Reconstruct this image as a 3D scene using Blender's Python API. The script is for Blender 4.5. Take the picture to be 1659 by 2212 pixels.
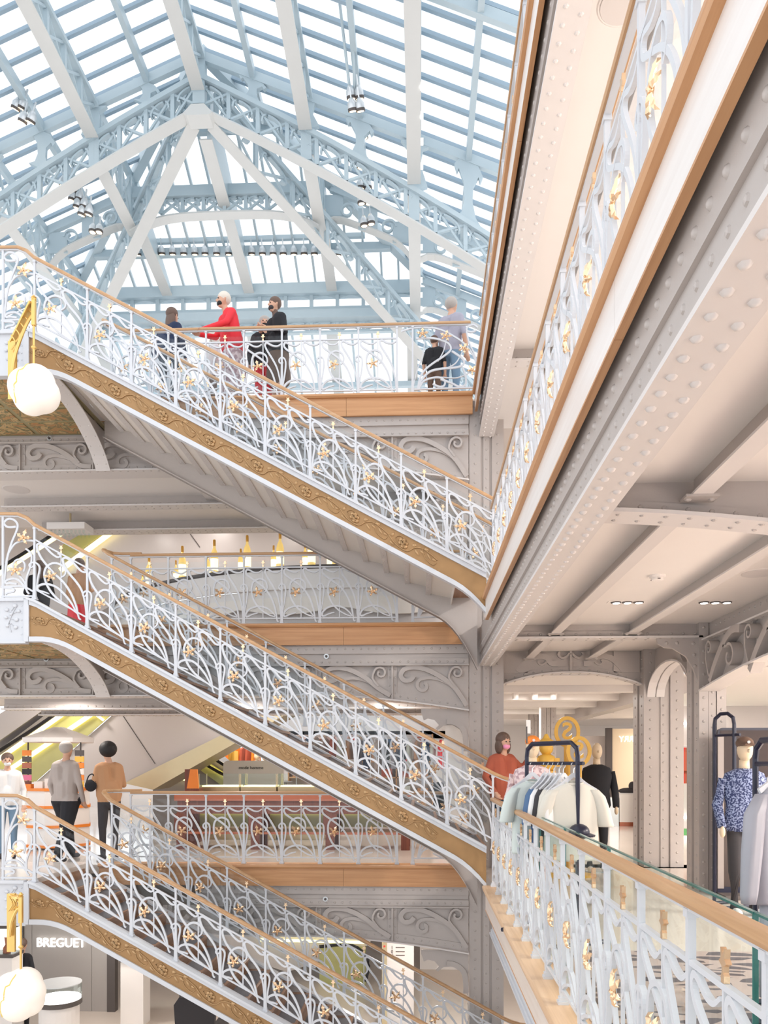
import bpy, bmesh, math, random
from mathutils import Vector, Matrix

random.seed(7)
scene = bpy.context.scene
for o in list(bpy.data.objects):
    bpy.data.objects.remove(o)

# ---------------------------------------------------------------- camera, sky, exposure
F_PX, VP_X, HOR = 1700.0, 907.0, 1647.0
EYE = 1.6
TH = math.atan((VP_X - 829.5) / F_PX)
cam_data = bpy.data.cameras.new('camera')
cam = bpy.data.objects.new('camera', cam_data)
scene.collection.objects.link(cam)
cam.location = (0, 0, EYE)
cam.rotation_euler = (math.pi / 2, 0, TH)
cam_data.sensor_fit = 'HORIZONTAL'
cam_data.sensor_width = 36.0
cam_data.lens = 36.0 * F_PX / 1659.0
cam_data.shift_y = (HOR - 1106.0) / 1659.0
cam_data.clip_start = 0.05
cam_data.clip_end = 300
scene.camera = cam

world = bpy.data.worlds.new('overcast_sky')
scene.world = world
world.use_nodes = True
bg = world.node_tree.nodes['Background']
bg.inputs['Color'].default_value = (0.94, 0.965, 1.0, 1)
bg.inputs['Strength'].default_value = 1.25

vs = scene.view_settings
vs.view_transform = 'Standard'
vs.look = 'None'
vs.gamma = 1.0
vs.use_curve_mapping = False
vs.exposure = 0.4
scene.cycles.max_bounces = 7
scene.cycles.diffuse_bounces = 4
scene.cycles.glossy_bounces = 2
scene.cycles.use_adaptive_sampling = True
scene.cycles.adaptive_threshold = 0.06
scene.cycles.transmission_bounces = 6
scene.cycles.transparent_max_bounces = 24
scene.cycles.use_denoising = True
scene.cycles.caustics_reflective = False
scene.cycles.caustics_refractive = False

COL = scene.collection

# shop lighting and added unseen ceiling fill: round area lights shining down (x, y, z, watts, diameter)
for (lx, ly, lz, lw, ld) in [
        (6.5, 3.0, 2.95, 430, 0.8), (7.4, 6.8, 2.95, 430, 0.8), (8.5, 11.0, 2.95, 80, 0.8),  # unseen lights added beside the right gallery to brighten its ceiling
        (2.4, 15.2, 2.95, 45, 0.4), (2.4, 19.2, 2.95, 45, 0.4), (3.2, 24.2, 2.95, 50, 0.4), (7.0, 17.0, 2.95, 70, 0.5), (8.0, 23.5, 2.95, 90, 0.5),
        (-6.0, 12.8, 2.66, 24, 0.4), (-3.0, 12.8, 2.66, 24, 0.4), (-0.6, 12.8, 2.66, 24, 0.4), (-7.5, 16.3, 3.4, 22, 0.4), (-3.2, 16.4, 3.4, 55, 0.4), (-5.0, 22.5, 3.4, 70, 0.4),
        (-6.0, 15.6, 6.88, 14, 0.4), (-3.0, 15.6, 6.88, 14, 0.4), (-0.4, 15.6, 6.88, 14, 0.4), (-4.5, 16.2, 6.88, 12, 0.4),
        (6.0, 3.0, 6.6, 330, 0.8), (6.0, 8.0, 6.6, 330, 0.8),  # added out of view to brighten the ceiling one gallery higher
        (-5.5, 13.2, -0.99, 13, 0.4), (-3.0, 13.4, -0.99, 13, 0.4), (-0.2, 14.0, -0.99, 60, 0.4), (1.8, 14.5, -0.2, 50, 0.4), (-6.0, 15.0, -0.99, 28, 0.4)]:
    ld_ = bpy.data.lights.new('shop_fill_lamp', 'AREA')
    ld_.shape = 'DISK'
    ld_.size = ld
    ld_.energy = lw
    ld_.color = (1.0, 0.925, 0.86)
    lo_ = bpy.data.objects.new('shop_fill_lamp', ld_)
    COL.objects.link(lo_)
    lo_.location = (lx, ly, lz)
SIN, COS = math.sin(TH), math.cos(TH)


def at(px, py, Y=None, X=None, Z=None, D=None):
    """the point of the building seen at a pixel of the photograph, on the plane given"""
    a = (px - 829.5) / F_PX
    b = (HOR - py) / F_PX
    dx, dy, dz = a * COS - SIN, a * SIN + COS, b
    if Y is not None:
        t = Y / dy
    elif X is not None:
        t = X / dx
    elif Z is not None:
        t = (Z - EYE) / dz
    else:
        t = D
    return Vector((dx * t, dy * t, EYE + dz * t))


def zat(py, Y):
    return EYE + (HOR - py) / F_PX * Y


# ---------------------------------------------------------------- materials
MATS = {}


def new_mat(name):
    m = bpy.data.materials.new(name)
    m.use_nodes = True
    nt = m.node_tree
    b = nt.nodes['Principled BSDF']
    MATS[name] = m
    return m, nt, b


def paint(name, col, rough=0.45, metal=0.0, var=0.06, scale=3.0, bump=0.0, bscale=60.0, emit=0.0, spec=0.5, ecol=None):
    m, nt, b = new_mat(name)
    N, L = nt.nodes, nt.links
    b.inputs['Roughness'].default_value = rough
    b.inputs['Metallic'].default_value = metal
    b.inputs['Specular IOR Level'].default_value = spec
    tc = N.new('ShaderNodeTexCoord')
    nz = N.new('ShaderNodeTexNoise')
    nz.inputs['Scale'].default_value = scale
    nz.inputs['Detail'].default_value = 3
    L.new(tc.outputs['Object'], nz.inputs['Vector'])
    mx = N.new('ShaderNodeMix')
    mx.data_type = 'RGBA'
    mx.inputs[6].default_value = (*[max(0, c * (1 - var)) for c in col], 1)
    mx.inputs[7].default_value = (*[min(1, c * (1 + var)) for c in col], 1)
    L.new(nz.outputs['Fac'], mx.inputs[0])
    L.new(mx.outputs[2], b.inputs['Base Color'])
    if bump:
        n2 = N.new('ShaderNodeTexNoise')
        n2.inputs['Scale'].default_value = bscale
        n2.inputs['Detail'].default_value = 4
        L.new(tc.outputs['Object'], n2.inputs['Vector'])
        bp = N.new('ShaderNodeBump')
        bp.inputs['Strength'].default_value = bump
        bp.inputs['Distance'].default_value = 0.01
        L.new(n2.outputs['Fac'], bp.inputs['Height'])
        L.new(bp.outputs['Normal'], b.inputs['Normal'])
    if emit:
        b.inputs['Emission Color'].default_value = (*(ecol or col), 1)
        b.inputs['Emission Strength'].default_value = emit
    return m


def wood(name, c1, c2, axis=0, scale=2.2, rough=0.42, plank=0.0):
    m, nt, b = new_mat(name)
    N, L = nt.nodes, nt.links
    b.inputs['Roughness'].default_value = rough
    tc = N.new('ShaderNodeTexCoord')
    mp = N.new('ShaderNodeMapping')
    s = [14.0, 14.0, 14.0]
    s[axis] = 0.55
    mp.inputs['Scale'].default_value = [v * scale / 2.2 for v in s]
    L.new(tc.outputs['Object'], mp.inputs['Vector'])
    nz = N.new('ShaderNodeTexNoise')
    nz.inputs['Scale'].default_value = 2.0
    nz.inputs['Detail'].default_value = 6
    nz.inputs['Distortion'].default_value = 0.6
    L.new(mp.outputs['Vector'], nz.inputs['Vector'])
    cr = N.new('ShaderNodeValToRGB')
    cr.color_ramp.elements[0].position = 0.32
    cr.color_ramp.elements[0].color = (*c1, 1)
    cr.color_ramp.elements[1].position = 0.7
    cr.color_ramp.elements[1].color = (*c2, 1)
    L.new(nz.outputs['Fac'], cr.inputs['Fac'])
    L.new(cr.outputs['Color'], b.inputs['Base Color'])
    return m


def glassy(name, tint=(0.97, 0.99, 1.0), refl=0.06, rough=0.02):
    """thin sheet glass: see-through with a faint mirror sheen"""
    m = bpy.data.materials.new(name)
    m.use_nodes = True
    nt = m.node_tree
    N, L = nt.nodes, nt.links
    N.remove(N['Principled BSDF'])
    tr = N.new('ShaderNodeBsdfTransparent')
    tr.inputs['Color'].default_value = (*tint, 1)
    gl = N.new('ShaderNodeBsdfGlossy')
    gl.inputs['Roughness'].default_value = rough
    lw = N.new('ShaderNodeLayerWeight')
    lw.inputs['Blend'].default_value = 0.25
    mr = N.new('ShaderNodeMath')
    mr.operation = 'MULTIPLY_ADD'
    mr.inputs[1].default_value = 0.1
    mr.inputs[2].default_value = refl
    L.new(lw.outputs['Fresnel'], mr.inputs[0])
    mx = N.new('ShaderNodeMixShader')
    L.new(mr.outputs[0], mx.inputs['Fac'])
    L.new(tr.outputs[0], mx.inputs[1])
    L.new(gl.outputs[0], mx.inputs[2])
    L.new(mx.outputs[0], N['Material Output'].inputs['Surface'])
    MATS[name] = m
    return m


def painted_panel(name):
    """the painted foliage under the landing: ochre, green and rust leaves"""
    m, nt, b = new_mat(name)
    N, L = nt.nodes, nt.links
    b.inputs['Roughness'].default_value = 0.55
    tc = N.new('ShaderNodeTexCoord')
    nz = N.new('ShaderNodeTexNoise')
    nz.inputs['Scale'].default_value = 3.2
    nz.inputs['Detail'].default_value = 5
    nz.inputs['Distortion'].default_value = 2.6
    L.new(tc.outputs['Object'], nz.inputs['Vector'])
    cr = N.new('ShaderNodeValToRGB')
    e = cr.color_ramp.elements
    e[0].position, e[0].color = 0.3, (0.42, 0.2, 0.09, 1)
    e[1].position, e[1].color = 0.72, (0.5, 0.26, 0.11, 1)
    for p, c in ((0.42, (0.52, 0.3, 0.12)), (0.5, (0.16, 0.17, 0.09)), (0.54, (0.55, 0.38, 0.17)), (0.62, (0.6, 0.4, 0.2)), (0.66, (0.2, 0.2, 0.11))):
        q = e.new(p)
        q.color = (*c, 1)
    L.new(nz.outputs['Fac'], cr.inputs['Fac'])
    L.new(cr.outputs['Color'], b.inputs['Base Color'])
    return m


def carpet_mat(name):
    m, nt, b = new_mat(name)
    N, L = nt.nodes, nt.links
    b.inputs['Roughness'].default_value = 0.9
    tc = N.new('ShaderNodeTexCoord')
    mp = N.new('ShaderNodeMapping')
    mp.inputs['Scale'].default_value = (1.6, 4.2, 1.6)
    L.new(tc.outputs['Object'], mp.inputs['Vector'])
    vo = N.new('ShaderNodeTexVoronoi')
    vo.feature = 'DISTANCE_TO_EDGE'
    vo.inputs['Scale'].default_value = 1.6
    L.new(mp.outputs['Vector'], vo.inputs['Vector'])
    cr = N.new('ShaderNodeValToRGB')
    cr.color_ramp.interpolation = 'CONSTANT'
    cr.color_ramp.elements[0].color = (0.44, 0.34, 0.31, 1)
    cr.color_ramp.elements[1].position = 0.13
    cr.color_ramp.elements[1].color = (0.1, 0.075, 0.085, 1)
    L.new(vo.outputs['Distance'], cr.inputs['Fac'])
    L.new(cr.outputs['Color'], b.inputs['Base Color'])
    return m


def fabric_pattern(name, c1, c2, scale=40):
    m, nt, b = new_mat(name)
    N, L = nt.nodes, nt.links
    b.inputs['Roughness'].default_value = 0.85
    tc = N.new('ShaderNodeTexCoord')
    nz = N.new('ShaderNodeTexNoise')
    nz.inputs['Scale'].default_value = scale
    nz.inputs['Detail'].default_value = 2
    L.new(tc.outputs['Object'], nz.inputs['Vector'])
    cr = N.new('ShaderNodeValToRGB')
    cr.color_ramp.elements[0].position = 0.47
    cr.color_ramp.elements[0].color = (*c1, 1)
    cr.color_ramp.elements[1].position = 0.55
    cr.color_ramp.elements[1].color = (*c2, 1)
    L.new(nz.outputs['Fac'], cr.inputs['Fac'])
    L.new(cr.outputs['Color'], b.inputs['Base Color'])
    return m


paint('white_paint', (0.64, 0.655, 0.69), 0.32, var=0.02)
paint('iron', (0.49, 0.445, 0.42), 0.45, var=0.04, bump=0.08)
paint('iron_light', (0.71, 0.67, 0.65), 0.45, var=0.03)
paint('roof_iron_skylit', (0.49, 0.585, 0.635), 0.4, var=0.04)  # grey steel; the skylight's blue cast is put into this colour
paint('bar_iron_skylit', (0.33, 0.435, 0.525), 0.4, var=0.05)  # glazing bars, tinted with the same blue cast of the skylight
paint('roof_cream_lit', (0.63, 0.635, 0.62), 0.5, var=0.03)  # lower flanges of that steel, their creamy light put into the colour
paint('plaster', (0.84, 0.8, 0.77), 0.6, var=0.015)
paint('plaster_white', (0.86, 0.82, 0.79), 0.6, var=0.015)
paint('soffit', (0.88, 0.82, 0.75), 0.35, var=0.04, scale=1.5)
paint('gold', (0.96, 0.68, 0.44), 0.26, metal=0.8, var=0.06)
paint('gilt', (0.85, 0.56, 0.19), 0.32, metal=0.75, var=0.1, scale=8)
paint('frieze', (0.385, 0.222, 0.095), 0.42, metal=0.3, var=0.15, scale=5, bump=0.12, bscale=25)
paint('frieze_relief', (0.52, 0.325, 0.16), 0.34, metal=0.35, var=0.1, scale=9)
wood('oak_x', (0.52, 0.255, 0.11), (0.64, 0.345, 0.165), 0)
wood('oak_y', (0.5, 0.25, 0.11), (0.62, 0.34, 0.165), 1)
wood('oak_pale', (0.66, 0.43, 0.26), (0.78, 0.54, 0.35), 1)
wood('oak_rail', (0.48, 0.275, 0.135), (0.6, 0.37, 0.2), 0)
wood('fascia_pale_sheen', (0.76, 0.64, 0.56), (0.84, 0.74, 0.66), 1)  # glossy oak; its grazing sky reflection is put into the colour
wood('fascia_white_sheen', (0.8, 0.745, 0.71), (0.87, 0.83, 0.8), 1)  # upper galleries: whiter, more of the sky's reflection painted in
wood('mahogany', (0.13, 0.032, 0.02), (0.22, 0.065, 0.036), 2)
wood('tread_wood', (0.3, 0.15, 0.08), (0.42, 0.22, 0.12), 1)
paint('tread_grip', (0.16, 0.15, 0.16), 0.7)
glassy('glass', refl=0.015)
glassy('roof_glass', (0.985, 0.995, 1.0), 0.03)
glassy('case_glass', (0.93, 0.98, 0.97), 0.015)
paint('glass_edge', (0.03, 0.16, 0.14), 0.15)
paint('floor_stone', (0.7, 0.62, 0.55), 0.12, var=0.06, scale=1.2)
paint('floor_pale', (0.78, 0.7, 0.64), 0.2, var=0.04)
painted_panel('painted_foliage')
paint('green_band', (0.36, 0.31, 0.17), 0.5)
carpet_mat('carpet')
paint('panel_grey', (0.62, 0.57, 0.55), 0.3, var=0.02, scale=0.6)
paint('panel_dark', (0.33, 0.29, 0.27), 0.35)
paint('brass_satin', (0.62, 0.52, 0.33), 0.3, metal=0.7, var=0.08)
paint('led_strip', (1.0, 0.9, 0.5), 0.5, emit=1.5, ecol=(1.0, 0.88, 0.42))
paint('led_white', (1.0, 0.97, 0.93), 0.5, emit=2.2)
paint('sign_glow', (1.0, 0.98, 0.95), 0.5, emit=1.0)
paint('shop_panel', (0.4, 0.37, 0.35), 0.45, var=0.02)
paint('black_soft', (0.018, 0.016, 0.018), 0.75)
paint('dark_line', (0.1, 0.085, 0.08), 0.6)
paint('navy', (0.012, 0.013, 0.035), 0.35)
paint('shade', (0.86, 0.8, 0.74), 0.5, var=0.01, emit=0.24, ecol=(1.0, 0.86, 0.72))
paint('shade_seam', (0.9, 0.68, 0.2), 0.4)
paint('lamp_face', (1.0, 0.8, 0.5), 0.4, emit=3.0, ecol=(1, 0.75, 0.45))
paint('lamp_body', (0.7, 0.73, 0.75), 0.3, metal=0.4)
paint('yellow', (0.85, 0.5, 0.08), 0.35)
paint('orange', (0.85, 0.25, 0.03), 0.4)
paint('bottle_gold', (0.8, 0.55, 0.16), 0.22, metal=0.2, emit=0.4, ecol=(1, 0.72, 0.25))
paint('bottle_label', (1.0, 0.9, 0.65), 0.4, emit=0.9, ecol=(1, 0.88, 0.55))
paint('bottle_cap', (0.8, 0.42, 0.08), 0.3, metal=0.5)
paint('mirror_dark', (0.055, 0.036, 0.03), 0.08)
paint('grey_cloth', (0.38, 0.38, 0.43), 0.5, var=0.08)
paint('cream_cloth', (0.68, 0.655, 0.58), 0.85, var=0.04)
paint('mint_cloth', (0.6, 0.66, 0.63), 0.85, var=0.04)
paint('white_cloth', (0.8, 0.79, 0.78), 0.85, var=0.03)
paint('denim', (0.08, 0.15, 0.28), 0.85, var=0.15)
paint('charcoal_cloth', (0.05, 0.046, 0.05), 0.9)
fabric_pattern('blue_floral', (0.03, 0.045, 0.13), (0.3, 0.36, 0.55), 60)
fabric_pattern('pink_floral', (0.75, 0.6, 0.6), (0.45, 0.3, 0.32), 18)
paint('skin', (0.62, 0.36, 0.25), 0.55, var=0.05)
paint('skin_dark', (0.2, 0.1, 0.065), 0.55, var=0.05)
paint('mannequin', (0.75, 0.6, 0.42), 0.4)
paint('hair_brown', (0.13, 0.08, 0.06), 0.6, bump=0.4, bscale=90)
paint('hair_black', (0.012, 0.01, 0.011), 0.6, bump=0.4, bscale=90)
paint('hair_white', (0.7, 0.64, 0.56), 0.6, bump=0.4, bscale=90)
paint('hair_grey', (0.42, 0.38, 0.35), 0.6, bump=0.4, bscale=90)
paint('cloth_navy', (0.012, 0.025, 0.07), 0.85)
paint('cloth_darkblue', (0.025, 0.045, 0.075), 0.85)
paint('cloth_red', (0.78, 0.03, 0.045), 0.75)
paint('cloth_black', (0.015, 0.015, 0.019), 0.85)
paint('cloth_tan', (0.5, 0.27, 0.14), 0.85)
paint('cloth_greige', (0.42, 0.36, 0.33), 0.85)
paint('cloth_rust', (0.42, 0.1, 0.055), 0.85)
paint('cloth_stripe', (0.36, 0.35, 0.42), 0.85)
paint('cloth_jeans', (0.17, 0.27, 0.38), 0.85)
paint('cloth_brown', (0.14, 0.085, 0.06), 0.85)
paint('cloth_pink', (0.75, 0.2, 0.33), 0.8)
paint('pink_mask', (0.85, 0.32, 0.5), 0.7)
paint('grass_green', (0.1, 0.4, 0.12), 0.9)
paint('cream_wall', (0.84, 0.7, 0.5), 0.5, var=0.02)
paint('ink', (0.02, 0.018, 0.018), 0.6)
paint('ink_red', (0.6, 0.04, 0.03), 0.6)
paint('sign_white', (0.82, 0.78, 0.74), 0.5, var=0.01)
paint('copper_top', (0.42, 0.13, 0.07), 0.25, metal=0.15)
paint('olive_glass', (0.5, 0.48, 0.18), 0.15, var=0.1)
M = MATS


# ---------------------------------------------------------------- mesh helpers
class MB:
    def __init__(self):
        self.v, self.f = [], []

    def add(self, vs, fs):
        o = len(self.v)
        self.v += [tuple(p) for p in vs]
        self.f += [tuple(i + o for i in q) for q in fs]
        return self

    def box(self, x0, x1, y0, y1, z0, z1):
        return self.add([(x0, y0, z0), (x1, y0, z0), (x1, y1, z0), (x0, y1, z0), (x0, y0, z1), (x1, y0, z1), (x1, y1, z1), (x0, y1, z1)],
                        [(0, 3, 2, 1), (4, 5, 6, 7), (0, 1, 5, 4), (1, 2, 6, 5), (2, 3, 7, 6), (3, 0, 4, 7)])

    def hexa(self, lo, hi):
        """two quads of four points"""
        return self.add(list(lo) + list(hi), [(0, 3, 2, 1), (4, 5, 6, 7), (0, 1, 5, 4), (1, 2, 6, 5), (2, 3, 7, 6), (3, 0, 4, 7)])

    def beam(self, a, b, w, h, up=(0, 0, 1)):
        """a rectangular bar from a to b, w across, h along up"""
        a, b, up = Vector(a), Vector(b), Vector(up)
        d = (b - a).normalized()
        s = d.cross(up)
        if s.length < 1e-5:
            s = d.cross(Vector((1, 0, 0)))
        s.normalize()
        u = s.cross(d).normalized()
        lo = [a + s * w / 2 * i + u * h / 2 * j for i, j in ((-1, -1), (1, -1), (1, 1), (-1, 1))]
        hi = [p + (b - a) for p in lo]
        return self.hexa(lo, hi)

    def prism(self, poly, y0, y1):
        """a polygon in x,z pushed from y0 to y1"""
        n = len(poly)
        vs = [(p[0], y0, p[1]) for p in poly] + [(p[0], y1, p[1]) for p in poly]
        fs = [tuple(range(n)), tuple(range(2 * n - 1, n - 1, -1))]
        fs += [(i, i + n, (i + 1) % n + n, (i + 1) % n) for i in range(n)]
        return self.add(vs, fs)

    def strip(self, top, bot, y0, y1):
        """a band between two x,z polylines of equal length, thick from y0 to y1"""
        n = len(top)
        vs = []
        for (a, b) in zip(top, bot):
            vs += [(a[0], y0, a[1]), (b[0], y0, b[1]), (b[0], y1, b[1]), (a[0], y1, a[1])]
        fs = [(0, 1, 2, 3), (4 * n - 1, 4 * n - 2, 4 * n - 3, 4 * n - 4)]
        for i in range(n - 1):
            for k in range(4):
                a, b = 4 * i + k, 4 * i + (k + 1) % 4
                fs.append((a, a + 4, b + 4, b))
        return self.add(vs, fs)

    def sweep(self, path, prof, closed=False, up=(0, 0, 1)):
        """a profile (side, up) carried along a 3D path"""
        path = [Vector(p) for p in path]
        n, m = len(path), len(prof)
        up = Vector(up)
        vs = []
        for i, p in enumerate(path):
            if closed:
                d = path[(i + 1) % n] - path[i - 1]
            else:
                d = path[min(i + 1, n - 1)] - path[max(i - 1, 0)]
            d.normalize()
            s = d.cross(up)
            if s.length < 1e-4:
                s = d.cross(Vector((0.3, 1, 0)))
            s.normalize()
            u = s.cross(d).normalized()
            k = 1.0
            if 0 < i < n - 1 and not closed:
                d1 = (path[i] - path[i - 1]).normalized()
                k = 1 / max(0.5, d1.dot(d))
            vs += [p + s * q[0] * k + u * q[1] * k for q in prof]
        fs = []
        for i in range(n if closed else n - 1):
            j = (i + 1) % n
            for a in range(m):
                b = (a + 1) % m
                fs.append((i * m + a, j * m + a, j * m + b, i * m + b))
        if not closed:
            fs.append(tuple(range(m)))
            fs.append(tuple((n - 1) * m + a for a in range(m - 1, -1, -1)))
        return self.add(vs, fs)

    def tube(self, path, r, n=6, up=(0, 0, 1)):
        rs = r if isinstance(r, (list, tuple)) else None
        prof = [(math.cos(2 * math.pi * i / n), math.sin(2 * math.pi * i / n)) for i in range(n)]
        if rs is None:
            return self.sweep(path, [(a * r, b * r) for a, b in prof], up=up)
        o = len(self.v)
        self.sweep(path, prof, up=up)
        for i, p in enumerate(path):
            for k in range(n):
                q = Vector(self.v[o + i * n + k])
                self.v[o + i * n + k] = tuple(Vector(p) + (q - Vector(p)).normalized() * rs[i])
        return self

    def lathe(self, prof, n=16, c=(0, 0, 0), axis='z'):
        vs, m = [], len(prof)
        for (r, z) in prof:
            for k in range(n):
                a = 2 * math.pi * k / n
                if axis == 'z':
                    vs.append((c[0] + r * math.cos(a), c[1] + r * math.sin(a), c[2] + z))
                else:
                    vs.append((c[0] + r * math.cos(a), c[1] + z, c[2] + r * math.sin(a)))
        fs = [(i * n + k, i * n + (k + 1) % n, (i + 1) * n + (k + 1) % n, (i + 1) * n + k) for i in range(m - 1) for k in range(n)]
        fs.append(tuple(range(n - 1, -1, -1)))
        fs.append(tuple((m - 1) * n + k for k in range(n)))
        return self.add(vs, fs)

    def ball(self, c, r, n=12, m=8):
        prof = [(math.sin(math.pi * i / m) * 1.0, -math.cos(math.pi * i / m)) for i in range(m + 1)]
        prof[0] = (0.01, -1)
        prof[-1] = (0.01, 1)
        rx, ry, rz = r if isinstance(r, (list, tuple)) else (r, r, r)
        o = len(self.v)
        self.lathe(prof, n)
        for i in range(o, len(self.v)):
            x, y, z = self.v[i]
            self.v[i] = (c[0] + x * rx, c[1] + y * ry, c[2] + z * rz)
        return self

    def rivet(self, p, nrm, r=0.018, h=0.6):
        """a low domed rivet head on a surface"""
        nrm = Vector(nrm).normalized()
        s = nrm.orthogonal().normalized()
        t = nrm.cross(s)
        p = Vector(p)
        vs = []
        for (k, e) in ((1.0, 0.0), (0.72, 0.62)):
            for i in range(6):
                a = math.pi * i / 3
                vs.append(p + (s * math.cos(a) + t * math.sin(a)) * r * k + nrm * r * h * e)
        vs.append(p + nrm * r * h)
        fs = [(i, (i + 1) % 6, 6 + (i + 1) % 6, 6 + i) for i in range(6)] + [(6 + i, 6 + (i + 1) % 6, 12) for i in range(6)]
        return self.add(vs, fs)

    def rivets(self, a, b, step, nrm, r=0.018):
        a, b = Vector(a), Vector(b)
        n = max(1, int(round((b - a).length / step)))
        for i in range(n + 1):
            self.rivet(a + (b - a) * (i / n), nrm, r)
        return self

    def xf(self, mat):
        self.v = [tuple(mat @ Vector(p)) for p in self.v]
        return self

    def mesh(self, name, smooth=False):
        me = bpy.data.meshes.new(name)
        me.from_pydata(self.v, [], self.f)
        if smooth:
            me.polygons.foreach_set('use_smooth', [True] * len(me.polygons))
        me.update()
        return me

    def build(self, name, mat, parent=None, smooth=False, **kw):
        me = self.mesh(name, smooth)
        me.materials.append(M[mat])
        return link(name, me, parent, **kw)


def fix(me):
    bm = bmesh.new()
    bm.from_mesh(me)
    bmesh.ops.recalc_face_normals(bm, faces=bm.faces)
    bm.to_mesh(me)
    bm.free()


def link(name, me, parent=None, loc=None, rot=None, scale=None, kind=None, label=None, cat=None, group=None, fixn=True):
    if me is not None and fixn and not me.get('fixed'):
        fix(me)
        me['fixed'] = 1
    o = bpy.data.objects.new(name, me)
    COL.objects.link(o)
    if parent is not None:
        o.parent = parent
    if loc is not None:
        o.location = loc
    if rot is not None:
        o.rotation_euler = rot
    if scale is not None:
        o.scale = scale
    tag(o, label, cat, group, kind)
    return o


def tag(o, label=None, cat=None, group=None, kind=None):
    if label:
        o['label'] = label
    if cat:
        o['category'] = cat
    if group:
        o['group'] = group
    if kind:
        o['kind'] = kind
    return o


def thing(name, label, cat, loc=(0, 0, 0), rz=0, group=None, kind=None):
    return link(name, None, None, loc, (0, 0, rz), label=label, cat=cat, group=group, kind=kind)


def structure(name, mb, mat, **kw):
    return mb.build(name, mat, kind='structure', **kw)


def catmull(pts, per=6, closed=False):
    P = [Vector(p) for p in pts]
    n = len(P)
    out = []
    for i in range(n - 1):
        p0, p1, p2, p3 = P[max(i - 1, 0)], P[i], P[i + 1], P[min(i + 2, n - 1)]
        for k in range(per):
            t = k / per
            out.append(0.5 * (2 * p1 + (p2 - p0) * t + (2 * p0 - 5 * p1 + 4 * p2 - p3) * t * t + (3 * p1 - p0 - 3 * p2 + p3) * t ** 3))
    out.append(P[-1])
    return out


def flatbar(mb, pts, w=0.019, d=0.02, per=5, y=0.0, taper=False):
    """a flat wrought bar whose edge follows a curve in the x,z plane"""
    c = catmull([(p[0], p[1], 0) for p in pts], per) if per > 1 else [Vector((p[0], p[1], 0)) for p in pts]
    n = len(c)
    top, bot = [], []
    for i, p in enumerate(c):
        t = (c[min(i + 1, n - 1)] - c[max(i - 1, 0)])
        t.normalize()
        k = 1.0
        if taper:
            k = 0.6 + 0.4 * min(1.0, min(i, n - 1 - i) / (0.25 * n))
        nx, nz = -t.y * w / 2 * k, t.x * w / 2 * k
        top.append((p.x + nx, p.y + nz))
        bot.append((p.x - nx, p.y - nz))
    mb.strip(top, bot, y - d / 2, y + d / 2)
    return mb


def loft(mb, rings, n=22, wr=0.0, seed=0.0):
    """a soft tube through elliptical rings (x, y, z, rx, ry), with folds of depth wr"""
    vs = []
    for k, (cx, cy, z, rx, ry) in enumerate(rings):
        for i in range(n):
            a = 2 * math.pi * i / n
            f = 1 + wr * math.sin(5 * a + seed + 0.6 * k) + wr * 0.6 * math.sin(9 * a - seed)
            vs.append((cx + rx * math.cos(a) * (1 + (f - 1) * 0.3), cy + ry * math.sin(a) * f, z))
    m = len(rings)
    fs = [(k * n + i, k * n + (i + 1) % n, (k + 1) * n + (i + 1) % n, (k + 1) * n + i) for k in range(m - 1) for i in range(n)]
    fs += [tuple(range(n)), tuple((m - 1) * n + i for i in range(n - 1, -1, -1))]
    return mb.add(vs, fs)


def text_mesh(body, size, depth=0.01, mirror=False, bold=False):
    cu = bpy.data.curves.new('lettering', 'FONT')
    cu.body = body
    cu.size = size
    cu.extrude = depth
    cu.align_x = 'CENTER'
    cu.align_y = 'CENTER'
    cu.resolution_u = 3
    if bold:
        cu.offset = size * 0.02
    o = bpy.data.objects.new('lettering', cu)
    COL.objects.link(o)
    me = bpy.data.meshes.new_from_object(o)
    bpy.data.objects.remove(o)
    bpy.data.curves.remove(cu)
    if mirror:
        for v in me.vertices:
            v.co.x = -v.co.x
    return me
# ---------------------------------------------------------------- levels of the building
F0, F1, F2, F3 = -3.65, 0.0, 3.68, 7.16          # floors
S1, S2, S3 = 0.045, 3.72, 7.2                     # tops of the wooden edge shelves
XE, XP = 0.798, 0.92                              # edge of the right gallery, line of its posts
YS = 10.05                                        # front plane of the stairs
YB = 11.62                                        # back rail of the stairs
YF = 11.9                                         # edge of the far gallery
SLOPE = 0.544
XS = -5.02                                        # where the flights start on the left

for _n in ('fascia_pale_sheen', 'fascia_white_sheen'):
    _m = M[_n].node_tree.nodes['Principled BSDF']
    _m.inputs['Coat Weight'].default_value = 0.6
    _m.inputs['Coat Roughness'].default_value = 0.3

# floors and ceilings ------------------------------------------------------
structure('floor', MB().box(0.95, 14, -1.5, 12.5, F1 - 0.14, F1), 'floor_stone')
structure('floor', MB().box(-16, 14, 12.1, 30, F1 - 0.14, F1), 'floor_stone')
structure('floor', MB().box(0.95, 5, -1.5, 12.5, F2 - 0.25, F2), 'floor_pale')
structure('floor', MB().box(-16, 5, 12.1, 24, F2 - 0.25, F2), 'floor_pale')
structure('floor', MB().box(0.95, 5, -1.5, 12.5, F3 - 0.25, F3), 'floor_pale')
structure('floor', MB().box(-16, 5, 12.1, 23.4, F3 - 0.25, F3), 'floor_pale')
structure('floor', MB().box(-16, 14, -6, 30, F0 - 0.2, F0), 'floor_stone')
for L in (S2, S3):
    structure('ceiling', MB().box(1.0, 5.0, -1.5, 12.35, L - 0.39, L - 0.37), 'plaster')
for L in (S2, S3, S1):
    structure('ceiling', MB().box(-16, 0.7, 12.35, 15.0 if L > 1 else 24, L - 1.02, L - 1.0), 'plaster')
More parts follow.
